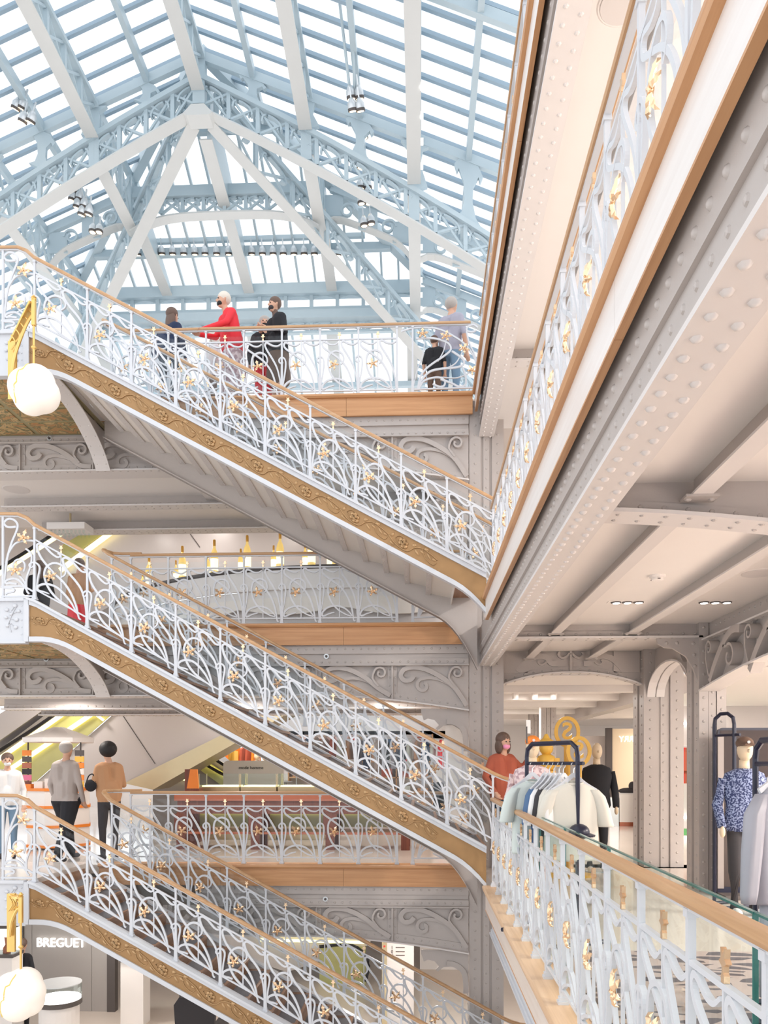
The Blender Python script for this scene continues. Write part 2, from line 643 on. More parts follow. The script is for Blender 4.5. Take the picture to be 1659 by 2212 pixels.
structure('ceiling', MB().box(0.7, 14, 12.6, 30, S2 - 0.74, S2 - 0.72), 'plaster_white')
structure('ceiling', MB().box(5.0, 14, -1.5, 12.6, S2 - 0.74, S2 - 0.72), 'plaster_white')
structure('wall_back', MB().box(0.9, 14, 29.6, 29.8, F1, S2 - 0.7), 'plaster_white')
carpet = MB().box(1.12, 4.4, -1.0, 6.75, F1, F1 + 0.008).build('rug', 'carpet', label='dark leaf patterned carpet on the floor behind the near glass balustrade', cat='carpet')


# right hand galleries -----------------------------------------------------
def gallery_edge(L, y1, label):
    t = thing('gallery_edge', label, 'balcony', (XE, 0, L))
    p = [(-0.012, -0.03), (-0.004, -0.058), (0.03, -0.06), (0.27, -0.06), (0.27, 0), (0.0, 0), (-0.012, -0.012)]
    MB().prism([(a, b) for a, b in p], -1.0, y1).build('shelf', 'oak_y' if L > 1 else 'oak_pale', t)
    n = max(1, int(round((y1 + 1) / 2.4)))
    for k in range(n):
        a, b = -1 + (y1 + 1) * k / n, -1 + (y1 + 1) * (k + 1) / n
        f_ = MB().box(0.03, 0.066, a + 0.002, b - 0.002, -0.305, -0.06).build('fascia_board', 'fascia_white_sheen' if L > 1 else 'fascia_pale_sheen', t)
        MB().box(0.028, 0.068, a + 0.002, b - 0.002, -0.318, -0.305).build('bottom_bead', 'oak_y', f_)
    return t


gallery_edge(S1, 10.0, 'pale oak shelf and fascia under the near right balustrade')
gallery_edge(S2, 10.0, 'honey oak fascia edging the middle gallery on the right')
gallery_edge(S3, YF, 'honey oak fascia edging the uppermost gallery on the right')

RIVET = MB().rivet((0, 0, 0), (0, 0, -1), 0.024, 0.75).mesh('rivet', True)
RIVET.materials.append(M['iron_light'])
RIVETX = MB().rivet((0, 0, 0), (-1, 0, 0), 0.022, 0.75).mesh('rivet', True)
RIVETX.materials.append(M['iron'])


def edge_beam(L, y1, label, near=0, mat='iron_light', side='iron'):
    t = thing('riveted_beam', label, 'beam', (0, 0, L))
    MB().box(0.905, 0.93, -1, y1, -0.46, -0.1).build('upper_plate', side, t)
    MB().box(0.927, 0.985, -1, y1, -0.63, -0.44).build('web', side, t)
    MB().box(0.912, 0.93, -1, y1, -0.63, -0.59).build('angle_iron', side, t)
    MB().box(0.895, 1.125, -1, y1, -0.655, -0.63).build('bottom_flange', mat, t)
    MB().box(0.985, 1.01, -1, y1, -0.63, -0.36).build('back_plate', side, t)
    rv, rs = MB(), MB()
    k = 0
    y = 1.55
    while y < y1 - 0.05:
        if k < near:
            for dx in (0.955, 1.065):
                link('rivet', RIVET, t, (dx, y + (0.06 if dx > 1 else 0), -0.655))
            link('rivet', RIVETX, t, (0.905, y, -0.38))
        else:
            for dx in (0.955, 1.065):
                rv.rivet((dx, y + (0.06 if dx > 1 else 0), -0.655), (0, 0, -1), 0.02)
            rs.rivet((0.905, y, -0.38), (-1, 0, 0), 0.02)
        rs.rivet((0.927, y + 0.05, -0.525), (-1, 0, 0), 0.02)
        y += 0.135
        k += 1
    rv.build('rivets', mat, t, kind='stuff')
    rs.build('rivets', side, t, kind='stuff')
    return t


edge_beam(S1, 10.2, 'white riveted beam below the pale shelf at lower right', 0, 'white_paint', 'white_paint')
edge_beam(S2, 12.0, 'big riveted beam with domed rivets under the middle right gallery', 30)
edge_beam(S3, 12.0, 'pinkish riveted beam under the uppermost right gallery', 26)


def scroll_pts(cx, cz, r, turns, a0, dirn=1, n=18, shrink=0.28):
    out = []
    for i in range(n + 1):
        t = i / n
        a = a0 + dirn * 2 * math.pi * turns * t
        k = r * (1 - (1 - shrink) * t)
        out.append((cx + k * math.cos(a), cz + k * math.sin(a)))
    return out


def cross_girder(L, Y, x0, x1, label, arch=0.0, dy=0.1, top=-0.37, bot=-0.58, mat='iron'):
    """a girder across the gallery, its lower flange arched when arch > 0"""
    t = thing('cross_girder', label, 'beam', (0, Y, L))
    n = 14
    xs = [x0 + (x1 - x0) * i / n for i in range(n + 1)]
    zb = [bot - arch * (abs(2 * i / n - 1)) ** 2.2 if arch >= 0 else bot + arch * (i / n) ** 1.6 for i in range(n + 1)]
    MB().strip([(x, top) for x in xs], list(zip(xs, zb)), -0.012, 0.012).build('web', mat, t)
    MB().strip([(x, z + 0.012) for x, z in zip(xs, zb)], [(x, z - 0.012) for x, z in zip(xs, zb)], -dy, dy).build('bottom_flange', 'iron_light', t)
    MB().strip([(x, z + 0.085) for x, z in zip(xs, zb)], [(x, z + 0.012) for x, z in zip(xs, zb)], -0.03, -0.012).build('angle_iron', mat, t)
    rv = MB()
    m = int((x1 - x0) / 0.14)
    for i in range(m):
        x = x0 + (x1 - x0) * (i + 0.5) / m
        z = zb[0] + 0
        j = (x - x0) / (x1 - x0) * n
        a = int(j)
        z = zb[a] + (zb[min(a + 1, n)] - zb[a]) * (j - a)
        rv.rivet((x, -0.03, z + 0.048), (0, -1, 0), 0.02)
        for q in (-0.06, 0.05):
            rv.rivet((x, q, z - 0.012), (0, 0, -1), 0.017)
    rv.build('rivets', mat, t, kind='stuff')
    return t


for L, nm in ((S2, 'middle'), (S3, 'uppermost')):
    cross_girder(L, 4.95, 1.0, 4.6, 'grey arched cross girder under the %s gallery, nearest the camera' % nm, arch=-0.55, dy=0.12)
    cross_girder(L, 10.0, 1.0, 3.5, 'grey straight cross girder under the %s gallery, near the paired columns' % nm, arch=0.0, bot=-0.56)
    for bi, (ya, yb) in enumerate(((-1, 4.9), (5.0, 9.97), (10.03, 12.3))):
        for xi, X in enumerate((1.69, 2.64)):
            where = ('nearest bay', 'middle bay', 'far bay')[bi]
            t = thing('ceiling_joist', 'grey joist %s, %s of the %s gallery ceiling' % (('on the void side', 'on the column side')[xi], where, nm), 'joist', (X, 0, L))
            MB().box(-0.015, 0.015, ya, yb, -0.5, -0.37).build('web', 'iron', t)
            MB().box(-0.06, 0.06, ya, yb, -0.515, -0.5).build('flange', 'iron_light', t)
            for ye, s in ((ya + 0.06, 1), (yb - 0.06, -1)):
                b = MB().box(-0.1, 0.1, ye - 0.06, ye + 0.06, -0.53, -0.515).build('seat_bracket', 'iron', t)
                MB().rivet((-0.07, ye, -0.53), (0, 0, -1), 0.022).rivet((0.07, ye, -0.53), (0, 0, -1), 0.022).build('bolts', 'iron', b, kind='stuff')


# far galleries --------------------------------------------------------------
def far_gallery(L, x1, label):
    t = thing('gallery_edge', label, 'balcony', (0, YF, L))
    MB().sweep([(-4.95, 0, 0), (x1, 0, 0)], [(-0.25, 0), (-0.25, -0.06), (0.0, -0.06), (0.02, -0.035), (0.015, -0.008), (0.0, 0)]).build('shelf', 'oak_x', t)
    n = 3
    for k in range(n):
        a, b = -4.95 + (x1 + 4.95) * k / n, -4.95 + (x1 + 4.95) * (k + 1) / n
        MB().box(a + 0.002, b - 0.002, 0.03, 0.066, -0.33, -0.06).build('fascia_board', 'oak_x', t)
    return t


far_gallery(S1, 0.735, 'long honey oak fascia of the far gallery on the lowest level in view')
far_gallery(S2, 0.735, 'long honey oak fascia of the far gallery below the bottle bar')
far_gallery(S3, XE, 'long pale honey oak fascia below the people at the top railing')


def far_girder(L, label, x0=-7.2):
    """the deep plate girder under a far gallery: rivets, panels, iron scrolls"""
    Y0 = YF + 0.12
    t = thing('scroll_girder', label, 'beam', (0, Y0, L))
    x1 = 0.74
    n = 40
    xs = [x0 + (x1 - x0) * i / n for i in range(n + 1)]
    zb = [-1.08 - 0.24 * max(0, (x - (-1.6)) / 2.34) ** 1.6 for x in xs]
    MB().strip([(x, -0.3) for x in xs], list(zip(xs, zb)), 0.0, 0.02).build('web', 'iron', t)
    MB().box(x0, x1, -0.03, 0.0, -0.46, -0.3).build('top_plate', 'iron', t)
    MB().box(x0, x1, -0.03, 0.0, -0.63, -0.535).build('angle_iron', 'iron', t)
    MB().box(x0, x1, -0.09, 0.0, -0.65, -0.63).build('ledge', 'iron', t)
    MB().strip([(x, z + 0.11) for x, z in zip(xs, zb)], list(zip(xs, zb)), -0.02, 0.0).build('angle_iron', 'iron', t)
    MB().strip([(x, z) for x, z in zip(xs, zb)], [(x, z - 0.022) for x, z in zip(xs, zb)], -0.11, 0.25).build('bottom_flange', 'iron_light', t)
    rv = MB()
    for i in range(int((x1 - x0) / 0.12)):
        x = x0 + 0.06 + i * 0.12
        z = -1.08 - 0.24 * max(0, (x + 1.6) / 2.34) ** 1.6
        rv.rivet((x, -0.03, -0.385), (0, -1, 0), 0.019)
        rv.rivet((x, -0.03, -0.585), (0, -1, 0), 0.019)
        rv.rivet((x, -0.02, z + 0.055), (0, -1, 0), 0.017)
        rv.rivet((x, -0.06, z - 0.022), (0, 0, -1), 0.017)
    w = 1.16
    k = 0
    x = x1
    while x > x0 + 0.3:
        xa = x - w
        zr = -1.08 - 0.24 * max(0, (x + 1.6) / 2.34) ** 1.6
        za = -1.08 - 0.24 * max(0, (xa + 1.6) / 2.34) ** 1.6
        MB().box(xa - 0.012, xa + 0.012, -0.06, 0, za, -0.65).build('stiffener', 'iron', t)
        MB().box(xa - 0.07, xa + 0.07, -0.016, 0, za, -0.65).build('stiffener_plate', 'iron', t)
        for q in range(4):
            z = -0.7 + (za + 0.09 + 0.7) * q / 3
            for s in (-0.045, 0.045):
                rv.rivet((xa + s, -0.016, z), (0, -1, 0), 0.016)
        # the long sweeping bar with a scroll at its upper left end
        a = MB()
        sw = [(xa + 0.33, -0.8), (xa + 0.28, -0.86), (xa + 0.18, -0.87), (xa + 0.13, -0.79), (xa + 0.19, -0.7), (xa + 0.33, -0.675), (xa + 0.52, -0.71),
              (xa + 0.75, -0.83), (xa + 0.95, -0.97 - 0.02), (x - 0.03, zr + 0.06)]
        flatbar(a, sw, 0.07, 0.05, 6, -0.03)
        a.build('scroll_bar', 'iron', t)
        b = MB()
        flatbar(b, [(xa + 0.95, -0.96), (xa + 0.86, -0.84)] + scroll_pts(xa + 0.98, -0.76, 0.1, 1.1, math.pi * 0.95, -1, 14, 0.3), 0.03, 0.06, 2, -0.035)
        b.build('scroll_bar', 'iron', t)
        c = MB()
        flatbar(c, [(xa + 0.9, -0.955), (xa + 0.76, -0.87), (xa + 0.58, -0.83)] + scroll_pts(xa + 0.47, -0.95, 0.11, 0.95, math.pi * 0.5, 1, 14, 0.35), 0.05, 0.03, 2, -0.018)
        c.build('scroll_bar', 'iron', t)
        x = xa
        k += 1
    rv.build('rivets', 'iron', t, kind='stuff')
    # cut-out bracket at the right end
    br = MB()
    o = [(x1, -1.31), (x1, -1.95), (x1 - 0.06, -1.95), (x1 - 0.07, -1.75), (x1 - 0.13, -1.62), (x1 - 0.24, -1.55), (x1 - 0.38, -1.56), (x1 - 0.47, -1.63),
         (x1 - 0.5, -1.6), (x1 - 0.45, -1.55), (x1 - 0.52, -1.47), (x1 - 0.62, -1.45), (x1 - 0.68, -1.48), (x1 - 0.72, -1.36), (x1 - 0.72, -1.3)]
    br.prism(o, -0.01, 0.02)
    br.build('bracket', 'iron', t)
    b2 = MB()
    flatbar(b2, [(x1 - 0.33, -1.5), (x1 - 0.2, -1.52), (x1 - 0.08, -1.62), (x1 - 0.045, -1.8), (x1 - 0.045, -1.95)], 0.08, 0.03, 5, -0.03)
    b2.build('bracket_band', 'iron', t)
    return t


far_girder(S1, 'grey iron girder with scrolls behind the lowest flight of stairs', -3.4)
far_girder(S2, 'grey iron girder with scrolls and round sprinkler under the bottle bar gallery')
far_girder(S3, 'grey iron girder with scrolls below the top gallery, behind the upper flight')

for L, nm in ((S2, 'middle'), (S3, 'top')):
    cross_girder(L, 13.35, -7.2, 0.7, 'grey flanged beam crossing the shop ceiling behind the %s far girder' % nm, bot=-1.2, top=-1.0, dy=0.13)
    cross_girder(L, 14.7, -7.2, 0.7, 'warm grey beam deeper in the shop ceiling behind the %s far girder' % nm, bot=-1.22, top=-1.0, dy=0.16, mat='iron')
    for X, w in ((-3.55, 'left'), (0.2, 'right')):
        MB().box(X - 0.09, X + 0.09, 12.3, 13.3, L - 1.12, L - 1.02).build('ceiling_joist', 'iron_light', label='short joist on the %s side of the ceiling behind the %s far girder' % (w, nm), cat='joist')


# columns -------------------------------------------------------------------
def column(x0, x1, y0, y1, z0, z1, label):
    t = thing('iron_column', label, 'column', (x0, y0, z0))
    w, d, h = x1 - x0, y1 - y0, z1 - z0
    MB().box(0.03, w - 0.03, 0.03, d - 0.03, 0, h).build('core', 'iron', t)
    s = min(0.2, w * 0.34)
    for a, b in ((0, s), (w - s, w)):
        MB().box(a, b, 0, 0.03, 0, h).build('face_plate', 'iron', t)
    MB().box(w / 2 - 0.045, w / 2 + 0.045, 0.012, 0.03, 0, h).build('face_plate', 'iron', t)
    for a, b in ((0.031, d * 0.4), (d * 0.6, d)):
        MB().box(0, 0.0295, a, b, 0, h).build('side_plate', 'iron', t)
        MB().box(w - 0.0295, w, a, b, 0, h).build('side_plate', 'iron', t)
    rv = MB()
    z = 0.08
    while z < h:
        for a in (s / 2, w - s / 2):
            rv.rivet((a, 0, z), (0, -1, 0), 0.021)
        rv.rivet((w / 2, 0.012, z + 0.07), (0, -1, 0), 0.017)
        for a in (d * 0.2, d * 0.8):
            rv.rivet((0, a, z + 0.07), (-1, 0, 0), 0.021)
        z += 0.145
    rv.build('rivets', 'iron', t, kind='stuff')
    return t


column(0.75, 1.27, 12.02, 12.55, F0, S3 - 0.1, 'tall grey riveted column at the corner where the two galleries meet')
column(3.42, 4.02, 12.2, 12.8, F1, S2 - 0.37, 'grey riveted column behind, left one of the pair in the right gallery')
column(3.45, 3.78, 9.9, 10.35, F1, S2 - 0.37, 'grey riveted column in front, right one of the pair in the right gallery')
# bracket under the cross girder against the front column
br = thing('arched_bracket', 'grey curved bracket joining the straight cross girder to the front column', 'bracket', (3.45, 9.98, S2))
MB().prism([(0, -0.57), (0, -1.1), (-0.05, -0.95), (-0.14, -0.8), (-0.3, -0.7), (-0.4, -0.69), (-0.48, -0.64), (-0.5, -0.57)], -0.02, 0.02).build('plate', 'iron', br)
_bv = MB()
for q in ((-0.05, -0.64), (-0.25, -0.63), (-0.38, -0.63), (-0.04, -0.78), (-0.03, -0.92)):
    _bv.rivet((q[0], -0.02, q[1]), (0, -1, 0), 0.025)
_bv.build('rivets', 'iron', br, kind='stuff')

# arched girder between the corner column and the rear column
g3 = cross_girder(S2, 12.4, 1.27, 3.42, 'arched scroll girder spanning from the corner column to the rear column', arch=0.19, bot=-0.72)
MB().box(-0.02 + 2.345, 0.02 + 2.345, -0.06, 0, -0.72, -0.37).build('stiffener', 'iron', g3)
for s in (-1, 1):
    c = 2.345
    mb = MB()
    flatbar(mb, [(c + s * 0.02, -0.42)] + [(c + s * a, b) for a, b in ((0.06, -0.47), (0.13, -0.5), (0.19, -0.45), (0.17, -0.4))], 0.035, 0.05, 5, -0.035)
    mb.build('scroll_bar', 'iron', g3)
    mb = MB()
    flatbar(mb, [(c + s * a, b) for a, b in ((0.2, -0.58), (0.3, -0.57), (0.36, -0.49), (0.48, -0.46), (0.62, -0.5), (0.74, -0.6), (0.82, -0.7))], 0.09, 0.03, 5, -0.025)
    mb.build('scroll_bar', 'iron', g3)
    mb = MB()
    flatbar(mb, [(c + s * 0.37, -0.49)] + [(c + s * a, b) for a, b in ((0.38, -0.56), (0.45, -0.6), (0.5, -0.56), (0.47, -0.53))], 0.03, 0.03, 5, -0.02)
    mb.build('scroll_bar', 'iron', g3)
    MB().box(c + s * 0.86 - 0.2, c + s * 0.86 + 0.2, -0.03, -0.012, -0.72, -0.37).build('end_plate', 'iron', g3)

# long girder with rolled scrolls running along the right gallery at the columns
lg = thing('scroll_girder', 'long girder with rolled iron scrolls running from the front column toward the camera', 'beam', (3.6, 0, S2))
MB().box(-0.02, 0.02, -1, 9.9, -0.59, -0.37).build('web', 'iron', lg)
MB().box(-0.12, 0.02, -1, 9.9, -0.61, -0.59).build('ledge', 'iron_light', lg)
n = 24
ys = [9.9 - 11 * i / n for i in range(n + 1)]
zbot = [-1.22 + 0.2 * math.sin(math.pi * min(1, max(0, (9.9 - y) / 5.0))) for y in ys]
_w, _f = MB(), MB()
for i in range(n):
    _w.hexa([(-0.01, ys[i], zbot[i]), (0.02, ys[i], zbot[i]), (0.02, ys[i], -0.61), (-0.01, ys[i], -0.61)],
            [(-0.01, ys[i + 1], zbot[i + 1]), (0.02, ys[i + 1], zbot[i + 1]), (0.02, ys[i + 1], -0.61), (-0.01, ys[i + 1], -0.61)])
    _f.hexa([(-0.16, ys[i], zbot[i] - 0.02), (0.1, ys[i], zbot[i] - 0.02), (0.1, ys[i], zbot[i]), (-0.16, ys[i], zbot[i])],
            [(-0.16, ys[i + 1], zbot[i + 1] - 0.02), (0.1, ys[i + 1], zbot[i + 1] - 0.02), (0.1, ys[i + 1], zbot[i + 1]), (-0.16, ys[i + 1], zbot[i + 1])])
_w.build('scroll_web', 'iron', lg)
_f.build('bottom_flange', 'iron_light', lg)
_r = MB().rivets((-0.02, 9.7, -0.45), (-0.02, 4, -0.45), 0.14, (-1, 0, 0), 0.02).rivets((-0.06, 9.8, -0.61), (-0.06, 4, -0.61), 0.15, (0, 0, -1), 0.018)
_r.build('rivets', 'iron', lg, kind='stuff')
ROT_LONG = Matrix.Rotation(-math.pi / 2, 4, 'Z')
for k in range(4):
    y0 = 9.75 - k * 1.15
    for pts, w in (([(1.02, -0.66), (0.8, -0.64), (0.55, -0.75), (0.3, -0.95), (0.12, -1.15)], 0.09),
                   ([(0.12, -1.1), (0.02, -0.9)] + scroll_pts(0.1, -0.74, 0.09, 1.1, math.pi, -1, 12, 0.4), 0.025),
                   ([(0.55, -0.78)] + scroll_pts(0.72, -0.92, 0.15, 1.0, math.pi * 0.7, -1, 14, 0.35), 0.03)):
        mb = MB()
        flatbar(mb, pts, w, 0.12, 3)
        mb.xf(ROT_LONG)
        mb.build('scroll_bar', 'iron', lg, loc=(-0.07, y0, 0))
    MB().box(-0.05, -0.01, y0 - 1.17, y0 - 1.1, -1.1, -0.61).build('stiffener', 'iron', lg)
# arch between the two columns, running lengthwise
la = thing('arched_girder', 'small grey arch spanning lengthwise between the paired columns', 'beam', (3.6, 0, S2))
pa = []
for i in range(13):
    a = math.pi * i / 12
    pa.append((11.28 - 0.92 * math.cos(a), -1.12 + 0.42 * math.sin(a)))
_a, _b = MB(), MB()
for i in range(12):
    (ya, za), (yb, zb2) = pa[i], pa[i + 1]
    _a.hexa([(-0.13, ya, za), (0.13, ya, za), (0.13, ya, za + 0.025), (-0.13, ya, za + 0.025)], [(-0.13, yb, zb2), (0.13, yb, zb2), (0.13, yb, zb2 + 0.025), (-0.13, yb, zb2 + 0.025)])
    _b.hexa([(-0.01, ya, za), (0.01, ya, za), (0.01, ya, -0.38), (-0.01, ya, -0.38)], [(-0.01, yb, zb2), (0.01, yb, zb2), (0.01, yb, -0.38), (-0.01, yb, -0.38)])
_a.build('arch_flange', 'iron_light', la)
_b.build('web', 'iron', la)
mb = MB()
flatbar(mb, [(10.45, -1.0), (10.75, -0.8), (11.0, -0.55), (11.1, -0.42)], 0.1, 0.16, 5)
mb.xf(Matrix.Rotation(math.pi / 2, 4, 'Z'))
mb.build('scroll_bar', 'iron', la)


# fittings in the gallery ceilings
def downlight(x, y, z, label, n=3, dirn=(0.10, 0.03)):
    t = thing('recessed_downlight', label, 'light', (x, y, z))
    MB().box(-0.07 * n, 0.07 * n, -0.05, 0.05, -0.004, 0.0).build('slot', 'plaster', t)
    for i in range(n):
        q = (i - (n - 1) / 2)
        MB().lathe([(0.055, -0.012), (0.055, -0.004)], 14, (q * 0.12, 0, 0)).build('trim_ring', 'dark_line', t)
        MB().lathe([(0.04, -0.016), (0.04, -0.0125)], 12, (q * 0.12 + 0.006, 0.01, 0)).build('lamp', 'led_white', t)
    return t


zc = S2 - 0.39
p = at(1355, 1300, Z=zc)
downlight(p.x, p.y, zc, 'triple recessed downlight in the middle ceiling bay, left of the second joist')
p = at(1545, 1300, Z=zc)
downlight(p.x, p.y, zc, 'triple recessed downlight in the middle ceiling bay, near the scroll girder')
p = at(1420, 1243, Z=zc)
t = thing('smoke_detector', 'round white smoke detector on the middle gallery ceiling', 'detector', (p.x, p.y, zc))
MB().lathe([(0.07, -0.02), (0.075, -0.008), (0.075, 0)], 20).build('base', 'plaster_white', t)
MB().lathe([(0.03, -0.05), (0.052, -0.045), (0.055, -0.02)], 20).build('dome', 'plaster_white', t)
for a in (0, 2.1, 4.2):
    MB().box(-0.012, 0.012, -0.058, -0.05, -0.042, -0.036).xf(Matrix.Rotation(a, 4, 'Z')).build('vent_slot', 'dark_line', t)
for px, py, L, lab in ((1640, 1237, S2, 'round flush speaker grille in the middle gallery ceiling'), (1345, 8, S3, 'round flush speaker grille in the uppermost gallery ceiling')):
    p = at(px, py, Z=L - 0.39)
    t = thing('ceiling_speaker', lab, 'speaker', (p.x, p.y, L - 0.39))
    MB().lathe([(0.15, -0.012), (0.16, 0)], 28).build('grille', 'iron_light', t)
    MB().lathe([(0.165, -0.006), (0.175, 0)], 28).build('rim', 'plaster', t)
p = at(1160, 732, Y=9.0)
# ---------------------------------------------------------------- wrought iron railings
def cu(pts):
    return [((x - 740) / 550.0, (1110 - y) / 935.0) for x, y in pts]


CURVES = [
    cu([(1000, 372), (945, 402), (880, 395), (800, 358), (770, 385), (795, 440), (905, 515), (1040, 615), (1140, 750), (1195, 900), (1215, 1010), (1225, 1062), (1250, 1070)]),
    cu([(1283, 372), (1225, 402), (1150, 392), (1075, 355), (1046, 385), (1075, 455), (1150, 570), (1220, 700), (1262, 860), (1275, 1000)]),
    cu([(1040, 672), (1075, 625), (1078, 575), (1045, 515), (965, 488), (885, 525), (855, 600), (862, 710), (910, 820), (1000, 915), (1110, 980), (1195, 1005)]),
    cu([(945, 950), (860, 972), (795, 1000), (768, 985), (785, 935), (850, 885), (960, 862), (1075, 888), (1155, 945), (1198, 1000)]),
    cu([(745, 602), (752, 625), (730, 638), (704, 622), (702, 588), (738, 560), (782, 582), (796, 645), (785, 760), (760, 900), (748, 990)]),
]


def cs(pts):
    """panel curves of the sloping runs: (u, height, unsloped), measured along a run that falls 0.526"""
    out = []
    for x, y in pts:
        a, b = (x - 720) / 1158.0, (1225 - y) / 1158.0
        out.append((a / 0.583, b + 0.526 * a))
    return out


SCURVES = [
    cs([(1015, 492), (1042, 505), (1048, 535), (1005, 545), (930, 490), (860, 410), (800, 372), (756, 385), (755, 450), (800, 570), (890, 700), (985, 810), (1070, 890), (1145, 995), (1205, 1115), (1252, 1255), (1272, 1360), (1290, 1435), (1315, 1450)]),
    cs([(1350, 690), (1378, 705), (1372, 735), (1320, 722), (1262, 662), (1200, 590), (1132, 548), (1088, 560), (1086, 605), (1112, 685), (1172, 785), (1250, 885), (1312, 985), (1348, 1095), (1372, 1250), (1382, 1400)]),
    cs([(1058, 852), (1108, 805), (1120, 740), (1080, 670), (1000, 640), (920, 665), (862, 740), (846, 840), (870, 950), (920, 1060), (1000, 1160), (1100, 1242), (1200, 1312), (1260, 1360)]),
    cs([(905, 1112), (850, 1092), (792, 1082), (756, 1062), (766, 1015), (820, 980), (900, 968), (1000, 1000), (1090, 1080), (1170, 1182), (1230, 1290), (1266, 1370)]),
    cs([(705, 712), (690, 738), (662, 732), (656, 700), (690, 666), (737, 665), (776, 700), (786, 762), (766, 880), (752, 1000), (746, 1060)]),
]
PW = {}


def leaf_mesh():
    """a gilt five lobed leaf standing on its stalk"""
    mb = MB()
    for a, ln, w in ((0.0, 0.112, 0.062), (1.2, 0.1, 0.058), (-1.2, 0.1, 0.058), (2.3, 0.078, 0.05), (-2.3, 0.078, 0.05)):
        ca, sa = math.sin(a), math.cos(a)

        def q(t, s, y):
            return (ca * t + sa * s, y, sa * t - ca * s)
        n = len(mb.v)
        pts = [(0.0, 0.004, -0.01), (0.25, 0.55, -0.014), (0.45, 0.42, -0.012), (0.62, 0.8, -0.006), (0.8, 0.35, -0.004), (1.0, 0.0, 0.012)]
        left = [q(t * ln, s * w * 0.5, y) for t, s, y in pts]
        right = [q(t * ln, -s * w * 0.5, y) for t, s, y in pts]
        mid = [q(t * ln, 0, y - 0.012) for t, s, y in pts]
        back = [q(t * ln, 0, y + 0.01) for t, s, y in pts]
        m = len(pts)
        fs = []
        for i in range(m - 1):
            fs += [(i, i + 1, 2 * m + i + 1, 2 * m + i), (m + i, 2 * m + i, 2 * m + i + 1, m + i + 1), (i, 3 * m + i, 3 * m + i + 1, i + 1), (m + i, m + i + 1, 3 * m + i + 1, 3 * m + i)]
        mb.add(left + right + mid + back, fs)
    mb.ball((0, -0.016, 0), 0.012, 8, 5)
    me = mb.mesh('gilt_leaf')
    me.materials.append(M['gold'])
    return me


def finial_mesh():
    mb = MB()
    o = [(-0.012, 0), (0.012, 0), (0.012, 0.022), (0.005, 0.032), (0.007, 0.05), (0.03, 0.062), (0.014, 0.075), (0.017, 0.105), (0.0, 0.088), (-0.017, 0.105), (-0.014, 0.075), (-0.03, 0.062), (-0.007, 0.05), (-0.005, 0.032), (-0.012, 0.022)]
    mb.prism(o, -0.009, 0.009)
    me = mb.mesh('gilt_finial')
    me.materials.append(M['gold'])
    return me


LEAF, FINIAL = leaf_mesh(), finial_mesh()


def pieces(W, H, shear):
    key = (W, H, shear)
    if key in PW:
        return PW[key]
    sc = []
    for i, c in enumerate(SCURVES if shear else CURVES):
        mb = MB()
        flatbar(mb, [(u * W, (h if shear else h * H) - shear * u * W) for u, h in c], 0.027 if i < 4 else 0.022, 0.02 + 0.0017 * i, 4, taper=True)
        me = mb.mesh('scroll')
        me.materials.append(M['white_paint'])
        sc.append(me)
    p = MB()
    p.box(-0.013, 0.013, -0.014, 0.014, 0.02, H)
    p.hexa([(-0.022, -0.018, 0.03), (0.022, -0.018, 0.03), (0.022, 0.018, 0.03), (-0.022, 0.018, 0.03)],
           [(-0.014, -0.015, 0.5 * H), (0.014, -0.015, 0.5 * H), (0.014, 0.015, 0.5 * H), (-0.014, 0.015, 0.5 * H)])
    p.box(-0.034, 0.034, -0.034, 0.034, 0, 0.02)
    p.box(-0.026, 0.026, -0.026, 0.026, 0.018, 0.045)
    p.box(-0.02, 0.02, -0.02, 0.02, H - 0.03, H)
    post = p.mesh('post')
    post.materials.append(M['white_paint'])
    b = MB()
    b.box(-0.007, 0.007, -0.008, 0.008, (0.15 if shear else 0.085) * H, 0.835 * H)
    bal = b.mesh('baluster')
    bal.materials.append(M['white_paint'])
    PW[key] = (sc, post, bal)
    return PW[key]


HPROF = [(-0.036, -0.004), (-0.03, -0.02), (0.03, -0.02), (0.036, -0.004), (0.034, 0.012), (0.02, 0.022), (-0.02, 0.022), (-0.034, 0.012)]
BPROF = [(-0.017, -0.008), (0.017, -0.008), (0.017, 0.008), (-0.017, 0.008)]


